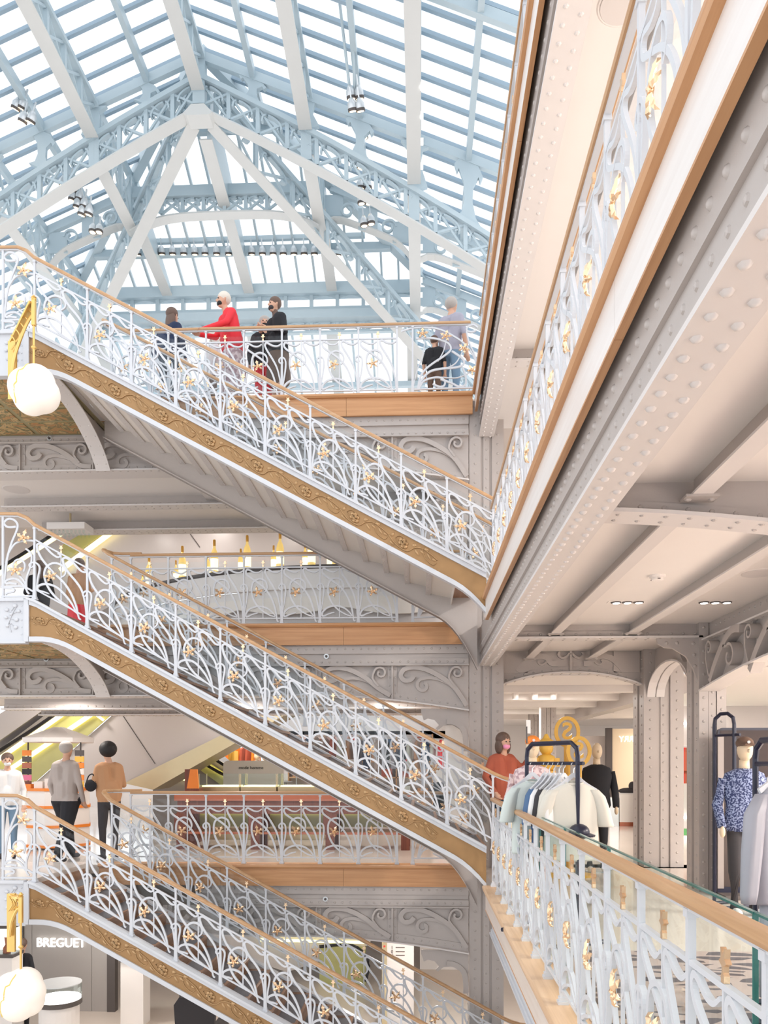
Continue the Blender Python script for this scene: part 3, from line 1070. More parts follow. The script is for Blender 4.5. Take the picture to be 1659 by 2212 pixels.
def railing(label, loc, rz, widths, H, shear=0.0, lead=None, tail=None, grp=None, handrail='oak_rail', glass=True, skip_first_post=False, end_post=True):
    """a run of scroll panels; lead and tail are extra handrail points before and after"""
    t = thing('balustrade', label, 'railing', loc, rz, grp)
    x = 0.0
    for i, W in enumerate(widths):
        sc, post, bal = pieces(W, H, shear)
        z = -shear * x
        if not (i == 0 and skip_first_post):
            link('post', post, t, (x, 0, z))
        for me in sc:
            link('scroll', me, t, (x, 0, z))
        link('baluster', bal, t, (x + 0.505 * W, 0, z - shear * 0.505 * W))
        link('gilt_finial', FINIAL, t, (x + 0.505 * W, 0, z - shear * 0.505 * W + 0.84 * H))
        link('gilt_leaf', LEAF, t, (x + (0.31 if shear else 0.375) * W, -0.012, z - shear * 0.31 * W + (0.435 if shear else 0.46) * H), (0, -0.25 - 0.3 * (i % 3), 0))
        x += W
    if end_post:
        link('post', pieces(widths[-1], H, shear)[1], t, (x, 0, -shear * x))
    T = [(0, 0, 0), (x, 0, -shear * x)]
    hp = [Vector(p) + Vector((0, 0, H + 0.03)) for p in (lead or []) + T + (tail or [])]
    MB().sweep(hp, HPROF).build('handrail', handrail, t, smooth=False)
    MB().sweep([p - Vector((0, 0, 0.028)) for p in hp], BPROF).build('rail_bar', 'white_paint', t)
    for h in (0.83, 0.15 if shear else 0.09):
        MB().sweep([Vector(p) + Vector((0, 0, h * H)) for p in T], [(-0.011, -0.01), (0.011, -0.01), (0.011, 0.01), (-0.011, 0.01)]).build('cross_bar', 'white_paint', t)
    if glass:
        MB().hexa([(0, 0.045, 0.02), (0, 0.055, 0.02), (0, 0.055, H - 0.07), (0, 0.045, H - 0.07)],
                  [(x, 0.045, 0.02 - shear * x), (x, 0.055, 0.02 - shear * x), (x, 0.055, H - 0.07 - shear * x), (x, 0.045, H - 0.07 - shear * x)]).build('glass_panel', 'glass', t)
    return t


HL, HS_ = 1.06, 0.95
G_ST, G_FAR, G_RT = 'balustrades of the three flights', 'balustrades of the far galleries', 'balustrades of the right galleries'


def fan_panel(t, x0, H):
    """the corner panel: bars fanning out from the foot of the post, with four leaves"""
    def q(pts):
        return [(x0 + (a - 405) / 928.0, (1140 - b) / 928.0 * H / 1.0) for a, b in pts]
    for kk, (pts, w) in enumerate((([(240, 280), (400, 240), (600, 235), (800, 270), (1000, 370), (1150, 480), (1270, 640), (1305, 780)], 0.024),
                   ([(480, 1050), (520, 950), (640, 830), (800, 792), (1000, 780), (1105, 752), (1132, 700), (1080, 640), (960, 560)], 0.03),
                   ([(480, 1040), (510, 900), (580, 800), (700, 710), (850, 620), (940, 545), (930, 480), (860, 430), (700, 382), (450, 376)], 0.026),
                   ([(490, 1060), (560, 950), (700, 908), (800, 912), (862, 960), (845, 1020), (780, 1030), (690, 990)], 0.026),
                   ([(800, 930), (950, 985), (1060, 1035), (1150, 1010), (1152, 900), (1112, 780)], 0.028),
                   ([(500, 1000), (620, 930), (800, 905), (1000, 920), (1150, 880), (1240, 820)], 0.013),
                   ([(850, 800), (1000, 730), (1080, 620), (1130, 520)], 0.013), ([(760, 690), (840, 560), (880, 400)], 0.013),
                   ([(420, 1000), (470, 800), (545, 620), (575, 420)], 0.013),
                   ([(1300, 290), (1235, 312), (1170, 290), (1180, 240), (1260, 215), (1318, 250)], 0.024),
                   ([(1165, 300), (1200, 450), (1280, 620), (1310, 800)], 0.022),
                   ([(405, 1060), (800, 1056), (1250, 1052)], 0.022))):
        mb = MB()
        flatbar(mb, q(pts), w, 0.018 + 0.0009 * kk, 4)
        mb.build('scroll', 'white_paint', t)
    for i, (a, b) in enumerate(((545, 330), (870, 370), (1120, 540), (1240, 830))):
        p = q([(a, b)])[0]
        link('gilt_leaf', LEAF, t, (p[0], -0.014, p[1]), (0, 0.25 * i, 0))


def start_panel(t, H):
    """the panel on the landing before the first post of a flight"""
    def q(pts):
        return [((a - 455) / 1059.0, (1270 - b) / 1059.0 * H / 0.98) for a, b in pts]
    for kk, (pts, w) in enumerate((([(190, 255), (110, 262), (50, 245), (24, 195), (90, 145), (170, 165), (215, 230), (195, 330), (130, 480), (65, 700), (40, 900), (15, 1100)], 0.026),
                   ([(75, 640), (180, 490), (330, 450), (450, 456)], 0.022),
                   ([(205, 1050), (110, 1035), (60, 1040), (45, 1010), (100, 982), (190, 977), (270, 1030), (335, 1120)], 0.026),
                   ([(300, 880), (318, 780), (260, 710), (180, 730), (155, 810), (200, 900), (300, 1000), (345, 1120)], 0.022),
                   ([(330, 560), (410, 640), (400, 800), (340, 980), (345, 1140), (380, 1185)], 0.022),
                   ([(-20, 1085), (150, 1082), (300, 1085), (430, 1150)], 0.022),
                   ([(40, 1190), (80, 1165), (160, 1150), (150, 1110), (20, 1100)], 0.024),
                   ([(-20, 1218), (200, 1218), (440, 1218)], 0.022), ([(8, 1270), (8, 100)], 0.028))):
        mb = MB()
        flatbar(mb, q(pts), w, 0.018 + 0.0009 * kk, 4)
        mb.build('scroll', 'white_paint', t)
    for i, (a, b) in enumerate(((195, 870), (300, 420))):
        p = q([(a, b)])[0]
        link('gilt_leaf', LEAF, t, (p[0], -0.014, p[1]), (0, 0.3 * i, 0), (1.15, 1.15, 1.15))


WST = 0.583
TOP_LEAD = [(-0.62, 0, 0.145), (-0.44, 0, 0.145), (-0.22, 0, 0.14), (-0.1, 0, 0.09)]
for L, n, nm, tl in ((S3, 9, 'upper', [(5.8, 0, -SLOPE * 5.95)]), (S2, 9, 'middle', None), (S1, 9, 'lowest', None)):
    X0 = XS
    wd = [0.70] + [WST] * n
    xe = sum(wd)
    end = [(xe + 0.12, 0, -SLOPE * (xe + 0.1)), (xe + 0.25, 0, -SLOPE * (xe + 0.17)), (xe + 0.45, 0, -SLOPE * (xe + 0.2))]
    t = railing('white wrought iron balustrade with gilt leaves, front side of the %s flight' % nm, (X0, YS, L), 0, wd, HS_, SLOPE, TOP_LEAD, end, G_ST)
    start_panel(t, 0.98)
    # return of the handrail to the back at the landing
    wd = [WST] * (n + 1)
    xe = sum(wd)
    end = [(xe + 0.12, 0, -SLOPE * (xe + 0.1)), (xe + 0.25, 0, -SLOPE * (xe + 0.17)), (xe + 0.45, 0, -SLOPE * (xe + 0.2))]
    curl = [(0.3, 0.42, 0.14), (0.0, 0.42, 0.14), (-0.14, 0.37, 0.14), (-0.2, 0.24, 0.14), (-0.16, 0.1, 0.12), (-0.05, 0.02, 0.03)]
    railing('white wrought iron balustrade with gilt leaves, back side of the %s flight' % nm, (-4.62, YB, L), 0, wd, HS_, SLOPE, curl, end, G_ST)

for L, nm in ((S1, 'lowest'), (S2, 'middle'), (S3, 'top')):
    wd = [0.59] * 7
    t = railing('white scrollwork balustrade along the far gallery of the %s level' % nm, (-0.35 - 7 * 0.59, YF + 0.12, L), 0, wd, HL, 0, None, [(7 * 0.59 + 1.12, 0, 0)], G_FAR)
    link('post', pieces(0.59, HL, 0.0)[1], t, (7 * 0.59 + 0.24, 0, 0))
    fan_panel(t, 7 * 0.59 + 0.24, HL)

for L, y0, n, nm in ((S1, 9.92, 15, 'near lower right gallery, beside the glass screen'), (S2, 9.92, 14, 'middle right gallery overhead'), (S3, 11.75, 10, 'uppermost right gallery, seen edge on')):
    t = railing('white scrollwork balustrade of the %s' % nm, (XP, y0, L), -math.pi / 2, [0.6] * n, HL, 0, [(-0.06, 0, 0)], None, G_RT, glass=(L != S1))
# separate frameless glass screen behind the near balustrade
t = thing('glass_screen', 'frameless glass screen with green edges behind the near right balustrade', 'glass screen', (1.06, 0, F1))
ya = 9.7
for k, yb in enumerate((8.3, 7.0, 5.8, 4.46, 2.53, 0.9)):
    g = MB().box(-0.008, 0.008, yb + 0.012, ya, 0.05, 1.12).build('glass_pane', 'case_glass', t)
    MB().box(-0.008, 0.008, yb + 0.012, ya, 1.12, 1.128).build('top_edge', 'glass_edge', g)
    MB().box(-0.009, 0.009, yb + 0.006, yb + 0.012, 0.05, 1.128).build('end_edge', 'glass_edge', g)
    ya = yb
MB().box(-0.03, 0.03, 0.9, 9.7, 0.0, 0.05).build('shoe_channel', 'iron_light', t)


# ---------------------------------------------------------------- the stairs
def smin(a, b, k):
    h = max(0.0, min(1.0, 0.5 + 0.5 * (b - a) / k))
    return b * (1 - h) + a * h - k * h * (1 - h)


def vine_mesh():
    """one repeat of the gilt rose vine, 0.8 long, already sloping with the stair"""
    mb = MB()

    def P(x, z, y=0.0):
        x = x * 0.78
        return (x, -y, z * 0.95 - SLOPE * x)
    stem = catmull([(0.0, 0.02, 0), (0.12, -0.06, 0), (0.3, -0.075, 0), (0.42, 0.02, 0), (0.55, 0.07, 0), (0.7, 0.05, 0), (0.8, 0.02, 0)], 5)
    mb.tube([P(p.x, p.y, 0.004) for p in stem], 0.007, 5)
    tend = catmull([(0.3, 0.06, 0), (0.2, 0.085, 0), (0.12, 0.03, 0), (0.17, -0.03, 0)], 5)
    mb.tube([P(p.x, p.y, 0.004) for p in tend], 0.005, 4)
    tend = catmull([(0.55, 0.07, 0), (0.6, -0.04, 0), (0.72, -0.075, 0), (0.78, -0.02, 0)], 5)
    mb.tube([P(p.x, p.y, 0.004) for p in tend], 0.005, 4)
    rx, rz = 0.24, 0.005
    for k in range(6):
        a = 2 * math.pi * k / 6 + 0.3
        mb.ball(P(rx + 0.052 * math.cos(a), rz + 0.046 * math.sin(a), 0.002), (0.03, 0.014, 0.026), 7, 5)
    sp = [(rx + (0.05 - 0.04 * i / 22) * math.cos(0.65 * i), rz + (0.046 - 0.036 * i / 22) * math.sin(0.65 * i)) for i in range(23)]
    mb.tube([P(a, b, 0.012 + 0.0004 * i) for i, (a, b) in enumerate(sp)], 0.008, 5)
    for x, z, a, s in ((0.42, 0.055, 0.5, 1), (0.46, -0.02, -0.7, 1), (0.55, 0.02, -0.2, 0.9), (0.62, 0.085, 0.3, 1), (0.66, 0.01, -0.8, 1), (0.07, 0.05, 0.9, 0.9), (0.05, -0.07, -0.4, 0.9), (0.74, 0.0, 0.1, 0.8)):
        ca, sa = math.cos(a), math.sin(a)
        pts = [(-0.045, 0), (-0.015, 0.022), (0.02, 0.02), (0.055, 0), (0.02, -0.02), (-0.015, -0.022)]
        ring = [P(x + s * (u * ca - w * sa), z + s * (u * sa + w * ca), 0.0) for u, w in pts]
        ctr = [P(x + s * u * ca, z + s * u * sa, 0.018) for u in (-0.02, 0.025)]
        mb.add(ring + ctr, [(0, 1, 6), (1, 2, 7, 6), (2, 3, 7), (3, 4, 7), (4, 5, 6, 7), (5, 0, 6)])
    me = mb.mesh('rose_vine', True)
    me.materials.append(M['frieze_relief'])
    return me


VINE = vine_mesh()


def flight(L, drop, label, x_end, lowest=False):
    t = thing('staircase', label, 'staircase', (XS, YS, L))
    n = 60
    xs = [-0.06 + (x_end + 0.06) * i / n for i in range(n + 1)]

    def zt(x):
        return -smin(0.0, -(x + 0.02) * SLOPE, 0.03) * -1 if False else -max(0.0, x + 0.02) * SLOPE

    def zb(x):
        a = smin(-0.55, zt(x) - 0.375, 0.12)
        if x > 5.45:
            a -= 0.17 * ((x - 5.45) / 0.45) ** 2
        return a
    top, gt = [(x, zt(x)) for x in xs], [(x, zt(x) - 0.07) for x in xs]
    gb, bb = [(x, zb(x) + 0.065) for x in xs], [(x, zb(x)) for x in xs]
    MB().strip(top, gt, -0.055, 0.05).build('stringer_cap', 'white_paint', t)
    MB().strip([(x, z + 0.02) for x, z in top], [(x, z - 0.012) for x, z in top], -0.085, 0.07).build('stringer_ledge', 'white_paint', t)
    MB().strip(gb, bb, -0.055, 0.05).build('stringer_flange', 'white_paint', t)
    MB().strip(gt, gb, -0.028, 0.03).build('gilt_frieze', 'frieze', t)
    MB().box(-0.12, -0.055, -0.055, 0.05, -0.55, 0.0).build('end_frame', 'white_paint', t)
    k = 0
    x = 0.28
    while x + 0.7 < min(x_end, 5.9):
        link('rose_vine', VINE, t, (x, -0.03, -0.07 - 0.13 - SLOPE * x), None, (1.0, 1.3, 1.0))
        x += 0.62
        k += 1
    v = link('rose_vine', VINE, t, (-0.04, -0.03, -0.27), (0, -math.atan(SLOPE), 0), (0.62, 1, 0.75))
    # back stringer
    bx = [0.3 + (x_end - 0.3) * i / n for i in range(n + 1)]

    def zk(x):
        a = zt(x) - 0.58
        if x > 5.3:
            a -= 0.45 * ((x - 5.3) / 0.55) ** 2
        return a
    MB().strip([(x, zt(x)) for x in bx], [(x, zk(x)) for x in bx], YB - YS - 0.03, YB - YS + 0.03).build('back_stringer', 'iron', t)
    MB().strip([(x, zk(x) + 0.015) for x in bx], [(x, zk(x)) for x in bx], YB - YS - 0.1, YB - YS + 0.05).build('back_flange', 'iron', t)
    MB().strip([(x, zt(x) + 0.02) for x in bx], [(x, zt(x) - 0.012) for x in bx], YB - YS - 0.06, YB - YS + 0.06).build('back_ledge', 'white_paint', t)
    steps = int(round(drop / 0.1672))
    rise = drop / steps
    g = rise / SLOPE
    d0, d1 = 0.05, YB - YS - 0.03
    tread = MB().box(0, g + 0.03, d0, d1, -0.035, 0).mesh('tread')
    tread.materials.append(M['tread_wood'])
    grip = MB().box(0.04, g - 0.01, d0 + 0.12, d1 - 0.12, 0, 0.004).mesh('tread_grip')
    grip.materials.append(M['tread_grip'])
    riser = MB().box(-0.012, 0, d0, d1, -rise, -0.035).mesh('riser')
    riser.materials.append(M['tread_wood'])
    pan = MB().hexa([(0.0, d0, -0.285), (0.0, d1, -0.285), (0.0, d1, -0.27), (0.0, d0, -0.27)], [(g, d0, -0.352), (g, d1, -0.352), (g, d1, -0.337), (g, d0, -0.337)])
    pan.box(g - 0.012, g, d0, d1, -0.285 - rise, -0.34)
    pan = pan.mesh('soffit_panel')
    pan.materials.append(M['soffit'])
    ang = MB().box(-0.075, 0.0, d0, d1, -0.30, -0.288)
    ang = ang.mesh('angle_strip')
    ang.materials.append(M['iron_light'])
    rv = MB()
    for i in range(steps):
        x, z = i * g, -i * rise
        if x > x_end - 0.1:
            break
        s = link('tread', tread, t, (x, 0, z - rise))
        link('tread_grip', grip, s)
        link('riser', riser, t, (x, 0, z))
        if i > 0 and x < x_end - 0.5:
            link('soffit_panel', pan, t, (x, 0, z - 0.02))
            link('angle_strip', ang, t, (x, 0, z - 0.02))
            for q in range(10):
                rv.rivet((x - 0.045, d0 + (d1 - d0) * (q + 0.5) / 10, z - 0.32), (0, 0, -1), 0.009)
    rv.build('rivets', 'iron_light', t, kind='stuff')
    return t


flight(S3, S3 - S2, 'upper flight of stairs with gilt rose frieze, climbing to the top gallery', 5.86)
flight(S2, S2 - S1, 'middle flight of stairs with gilt rose frieze, coming down to the rust dressed person', 5.86)
flight(S1, S1 - F0, 'lowest flight of stairs with gilt rose frieze, above the jewellery counters', 5.86)


def relief_sprig(mb, ox, oz, s):
    stem = catmull([(0.0, -0.17, 0), (-0.03, -0.05, 0), (0.01, 0.06, 0), (0.06, 0.15, 0)], 5)
    mb.tube([(ox + p.x * s, -0.006, oz + p.y * s) for p in stem], 0.006, 5)
    for x, z, r in ((-0.06, 0.12, 0.03), (0.05, 0.17, 0.032), (0.1, 0.1, 0.026), (-0.07, 0.02, 0.026), (0.07, -0.01, 0.032), (-0.05, -0.09, 0.026), (0.06, -0.11, 0.03), (0.0, 0.06, 0.024)):
        mb.tube([(ox, -0.005, oz + z * s * 0.6), (ox + x * s, -0.008, oz + z * s)], 0.004, 4)
        mb.ball((ox + x * s, -0.012, oz + z * s), (r * s, 0.014, r * s * 0.8), 8, 5)


for L, nm, paintd in ((S3, 'upper', True), (S2, 'middle', True), (S1, 'lowest', False)):
    t = thing('stair_landing', 'landing platform at the head of the %s flight, white plate with raised flowers' % nm, 'landing', (XS, YS, L))
    MB().box(-2.0, -0.12, 0.0, 2.0, -0.12, 0.0).build('deck', 'floor_pale', t)
    MB().box(-2.0, -0.12, -0.02, 0.02, -0.54, 0.0).build('front_plate', 'white_paint', t)
    MB().box(-2.0, -0.12, -0.06, 0.05, -0.02, 0.02).build('edge_moulding', 'white_paint', t)
    MB().box(-2.0, -0.1, -0.05, 0.05, -0.57, -0.54).build('bottom_flange', 'white_paint', t)
    mb = MB()
    relief_sprig(mb, -0.3, -0.25, 1.0)
    mb.xf(Matrix.Translation((0, -0.02, 0)))
    mb.build('flower_relief', 'white_paint', t, smooth=True, kind='stuff')
    MB().rivets((-0.165, -0.02, -0.45), (-0.165, -0.02, -0.08), 0.09, (0, -1, 0), 0.014).build('rivets', 'white_paint', t, kind='stuff')
    MB().box(-2.0, 0.24, 0.05, 2.0, -0.5, -0.47).build('soffit', 'green_band', t)
    if paintd:
        for r in range(4):
            for c in range(2):
                a, b = -1.98 + c * 1.12, -1.98 + c * 1.12 + 1.04
                y = 0.14 + r * 0.46
                MB().box(a, b, y, y + 0.38, -0.512, -0.498).build('painted_panel', 'painted_foliage', t)
    # curved bracket carrying the landing on the far girder
    if not paintd:
        continue
    pth = catmull([(0.12, -0.53, 0), (0.55, -0.56, 0), (1.0, -0.66, 0), (1.4, -0.86, 0), (1.66, -1.06, 0), (1.8, -1.12, 0)] if False else
                  [(0.1, -0.53, 0), (0.5, -0.55, 0), (0.95, -0.63, 0), (1.35, -0.77, 0), (1.65, -0.93, 0), (1.83, -1.1, 0)], 4)
    b = thing('curved_bracket', 'riveted curved bracket under the landing of the %s flight' % nm, 'bracket', (XS + 0.16, YS, L))
    f_, w_, rv = MB(), MB(), MB()
    for i in range(len(pth) - 1):
        p, q = pth[i], pth[i + 1]
        f_.hexa([(-0.11, p.x, p.y - 0.02), (0.11, p.x, p.y - 0.02), (0.11, p.x, p.y), (-0.11, p.x, p.y)], [(-0.11, q.x, q.y - 0.02), (0.11, q.x, q.y - 0.02), (0.11, q.x, q.y), (-0.11, q.x, q.y)])
        w_.hexa([(0.0, p.x, p.y), (0.02, p.x, p.y), (0.02, p.x, -0.47), (0.0, p.x, -0.47)], [(0.0, q.x, q.y), (0.02, q.x, q.y), (0.02, q.x, -0.47), (0.0, q.x, -0.47)])
        if i % 2 == 0:
            for s in (-0.07, 0.07):
                rv.rivet((s, p.x, p.y - 0.02), (0, -0.3, -1), 0.016)
    f_.build('curved_flange', 'iron_light', b)
    w_.build('web', 'iron', b)
    rv.build('rivets', 'iron_light', b, kind='stuff')


# pendant lamps on gilt brackets -----------------------------------------------
def pendant(px, py, pytop, Y, label, blobs):
    c = at(px, py, Y=Y)
    t = thing('pendant_lamp', label, 'lamp', (c.x, c.y, c.z))
    mb = MB()
    R = 0.29
    n, m = 40, 28
    vs = []
    for i in range(m + 1):
        th = math.pi * i / m
        for k in range(n):
            ph = 2 * math.pi * k / n
            d = Vector((math.sin(th) * math.cos(ph), math.sin(th) * math.sin(ph), math.cos(th)))
            r = 0
            for (bx, by, bz, br) in blobs:
                cc = Vector((bx, by, bz))
                b_ = d.dot(cc)
                disc = b_ * b_ - (cc.dot(cc) - br * br)
                if disc > 0:
                    r = max(r, b_ + math.sqrt(disc))
            vs.append(d * max(r, 0.05))
    fs = [(i * n + k, i * n + (k + 1) % n, (i + 1) * n + (k + 1) % n, (i + 1) * n + k) for i in range(m) for k in range(n)]
    mb.add(vs, fs)
    mb.build('shade', 'shade', t, smooth=True)
    seam = []
    for i in range(3, 22):
        k = (n * 3 // 4 - 1 - (i - 3) // 6) % n
        v = Vector(vs[i * n + k])
        seam.append(v * 1.004)
    MB().tube(seam, 0.008, 5).build('seam', 'shade_seam', t)
    zt = at(px, pytop, Y=Y).z - c.z
    MB().tube([(0, 0, 0.2), (0, 0, zt)], 0.014, 8).build('rod', 'gilt', t)
    MB().lathe([(0.012, 0), (0.03, 0.015), (0.034, 0.03), (0.012, 0.05)], 10, (0, 0, zt * 0.62)).build('knop', 'gilt', t)
    return t, c, zt


t, c, zt = pendant(73, 845, 700, 9.6, 'white blossom shaped pendant lamp below the upper landing',
                   [(-0.06, -0.02, 0.03, 0.24), (0.09, 0.0, -0.04, 0.23), (0.0, -0.06, -0.1, 0.22), (-0.02, 0.05, 0.08, 0.24), (0.04, 0.0, 0.1, 0.22)])
t2, c2, zt2 = pendant(45, 2147, 1990, 9.6, 'white blossom shaped pendant lamp in front of the jewellery shop',
                      [(-0.09, -0.02, 0.05, 0.23), (0.12, -0.03, 0.03, 0.2), (0.0, -0.07, -0.1, 0.22), (0.09, 0.0, -0.08, 0.2), (0.02, 0.05, 0.1, 0.22)])


def gilt_arm(c, zt, label, drop, dx):
    g = thing('gilt_bracket', label, 'bracket', (c.x, c.y, c.z + zt))
    MB().box(-0.022, 0.022, -0.022, 0.022, -0.02, 0.3).build('post', 'gilt', g)
    MB().lathe([(0.03, 0), (0.034, 0.012), (0.02, 0.02), (0.034, 0.032), (0.02, 0.045), (0.01, 0.06)], 8, (0, 0, 0.3)).build('finial', 'gilt', g)
    MB().beam((-0.02, 0, 0.27), (dx, 0.1, 0.27 - drop), 0.09, 0.025).build('top_bar', 'gilt', g)
    lo = catmull([(-0.02, 0.14, 0), (dx * 0.35, 0.12 - drop * 0.3, 0), (dx * 0.75, -0.05 - drop * 0.7, 0), (dx * 0.92, -0.25 - drop, 0)], 5)
    MB().tube([(p.x, 0.02, p.y) for p in lo], 0.02, 6).build('lower_bar', 'gilt', g)
    for k in range(5):
        u = 0.15 + 0.17 * k
        z1 = 0.26 - drop * u
        z0 = z1 - 0.1 - 0.1 * u
        MB().tube(catmull([(dx * u - 0.03, 0.03, z0), (dx * u + 0.02, 0.03, (z0 + z1) / 2), (dx * u - 0.03, 0.03, z1)], 4), 0.01, 5).build('tracery', 'gilt', g)
    MB().beam((dx * 0.95, 0.08, 0.28 - drop), (dx * 0.95, 0.08, -0.45 - drop), 0.1, 0.04, (0, 1, 0)).build('wall_leg', 'gilt', g)
    return g


gilt_arm(c, zt, 'openwork gilt bracket holding the upper pendant lamp', 0.45, -0.33)
gilt_arm(c2, zt2, 'openwork gilt bracket holding the lower pendant lamp', -0.05, -0.17)
# ---------------------------------------------------------------- the glass roof
XC, YA = -5.03, 17.79
ZG, SG = 18.0, 0.42                 # ridge of the glass and its pitch
YW = 23.2


def zlow(d):
    d = abs(d)
    return 16.5 - 0.5 * d - 0.013 * d * d


def zglass(d):
    return ZG - SG * abs(d)


roof = link('ceiling', None, None, (0, 0, 0), kind='structure')
BW = 2.45


def mk(name, mb, mat):
    me = mb.mesh(name)
    me.materials.append(M[mat])
    return me


DL, DR, DREXT = 9.8, 7.35, 7.35
STEP = 0.5
bars = {}


def slope_bar(side, d0, d1, y):
    key = (side, round(d0, 2), round(d1, 2))
    if key not in bars:
        mb = MB()
        mb.beam((side * d0, 0, -SG * d0), (side * d1, 0, -SG * d1), 0.045, 0.09)
        mb.beam((side * d0, 0, -SG * d0 - 0.045), (side * d1, 0, -SG * d1 - 0.045), 0.08, 0.015)
        bars[key] = mk('glazing_bar', mb, 'bar_iron_skylit')
    link('glazing_bar', bars[key], roof, (XC, y, ZG - 0.06))


pane_full = {}


def slope_pane(side, d0, d1, y0, y1):
    key = (side, round(d0, 2), round(d1, 2), round(y1 - y0, 3))
    if key not in pane_full:
        mb = MB()
        a, b = side * d0, side * d1
        za, zb_ = -SG * d0, -SG * d1
        w = y1 - y0
        mb.hexa([(a, 0, za), (b, 0, zb_), (b, w, zb_), (a, w, za)], [(a, 0, za + 0.012), (b, 0, zb_ + 0.012), (b, w, zb_ + 0.012), (a, w, za + 0.012)])
        pane_full[key] = mk('pane', mb, 'roof_glass')
    link('pane', pane_full[key], roof, (XC, y0, ZG))


def hip_pane(side, ya, yb, d1):
    """a pane cut off by the hip"""
    da, db = ya - YA, yb - YA
    mb = MB()
    P = [(side * da, ya, zglass(da)), (side * d1, ya, zglass(d1)), (side * d1, yb, zglass(d1)), (side * db, yb, zglass(db))]
    mb.hexa(P, [(p[0], p[1], p[2] + 0.012) for p in P])
    me = mk('pane', mb, 'roof_glass')
    link('pane', me, roof, (XC, 0, 0))


y = 12.29
while y < YA - 0.01:
    for side, dm in ((-1, DL), (1, DR)):
        slope_bar(side, 0, dm, y)
        d = 0.0
        while d < dm - 0.1:
            slope_pane(side, d, d + BW, y, y + STEP)
            d += BW
    y += STEP
y = YA
while y < YW + 0.3:
    dh = y - YA
    for side, dm in ((-1, DL), (1, DR)):
        slope_bar(side, dh, dm, y)
        k = int(dh / BW)
        d1 = min((k + 1) * BW, dm)
        if y + STEP - YA > d1:
            d1 = min(d1 + BW, dm)
        hip_pane(side, y, y + STEP, d1)
        d = d1
        while d < dm - 0.1:
            slope_pane(side, d, d + BW, y, y + STEP)
            d += BW
    y += STEP
while y < 31:
    slope_bar(1, 4.9, DR + 2.45, y)
    slope_pane(1, 4.9, 7.35, y, y + STEP)
    slope_pane(1, 7.35, 9.8, y, y + STEP)
    y += STEP
# hip end: bars run down the slope away from us
for i in range(-10, 11):
    d = i * 0.49
    y0, y1 = YA + abs(d), YW
    if y1 - y0 < 0.2:
        continue
    mb = MB()
    mb.beam((XC + d, y0, ZG - SG * (y0 - YA) - 0.05), (XC + d, y1, ZG - SG * (y1 - YA) - 0.05), 0.06, 0.1)
    mb.build('glazing_bar', 'roof_iron_skylit', roof)
    if i < 10:
        e = (i + 1) * 0.49
        ye = YA + abs(e)
        if YW - ye < 0.1:
            continue
        P = [(XC + d, y0, zglass(y0 - YA)), (XC + e, ye, zglass(ye - YA)), (XC + e, YW, zglass(YW - YA)), (XC + d, YW, zglass(YW - YA))]
        mb = MB()
        mb.hexa(P, [(p[0], p[1], p[2] + 0.012) for p in P])
        mb.build('pane', 'roof_glass', roof)
# lower roof beyond the frieze
ZW2 = 14.45
for i in range(-16, 11):
    d = i * 0.6
    mb = MB()
    w = 0.32 if i % 4 == 0 else 0.06
    mb.beam((XC + d, YW + 0.2, ZW2), (XC + d, 29.5, ZW2 - SG * (29.3 - YW)), w, 0.12)
    mb.build('glazing_bar', 'roof_iron_skylit' if w < 0.1 else 'roof_cream_lit', roof)
    P = [(XC + d, YW + 0.2, ZW2 + 0.08), (XC + d + 0.6, YW + 0.2, ZW2 + 0.08), (XC + d + 0.6, 29.5, ZW2 + 0.08 - SG * (29.3 - YW)), (XC + d, 29.5, ZW2 + 0.08 - SG * (29.3 - YW))]
    mb = MB()
    mb.hexa(P, [(p[0], p[1], p[2] + 0.012) for p in P])
    mb.build('pane', 'roof_glass', roof)
for yy in (24.9, 27.0):
    MB().box(XC - 9.7, XC + 5.2, yy, yy + 0.15, ZW2 - SG * (yy - YW) - 0.22, ZW2 - SG * (yy - YW) - 0.06).build('purlin', 'roof_iron_skylit', roof)
# purlins just below the glass
for k in range(-8, 8):
    d = k * BW / 2
    if d > DR + 0.1 or d < -DL - 0.1:
        continue
    y1 = YA + abs(d) if abs(d) < 5.4 else YW
    if d > 4.8:
        y1 = 31
    wide = 0.12 if k % 2 else 0.1
    MB().box(XC + d - wide / 2, XC + d + wide / 2, 12.0, y1, zglass(d) - 0.32, zglass(d) - 0.1).build('purlin', 'roof_iron_skylit', roof)
# deep rafters
for yy in (14.3, YA, 20.5, 22.9):
    for side, dm in ((-1, DL), (1, DR)):
        d0 = max(0, yy - YA)
        mb = MB()
        mb.beam((XC + side * d0, yy, zglass(d0) - 0.24), (XC + side * dm, yy, zglass(dm) - 0.24), 0.12, 0.2)
        mb.build('rafter', 'roof_iron_skylit', roof)
# hip lines
for side in (-1, 1):
    MB().beam((XC, YA, ZG - 0.12), (XC + side * 5.9, YA + 5.9, ZG - 0.12 - SG * 5.9), 0.2, 0.24).build('hip_bar', 'roof_iron_skylit', roof)
for yy, w in ((19.2, 0.14), (22.0, 0.16)):
    d = yy - YA
    MB().box(XC - d, XC + d, yy - w / 2, yy + w / 2, zglass(d) - 0.3, zglass(d) - 0.1).build('purlin', 'roof_iron_skylit', roof)


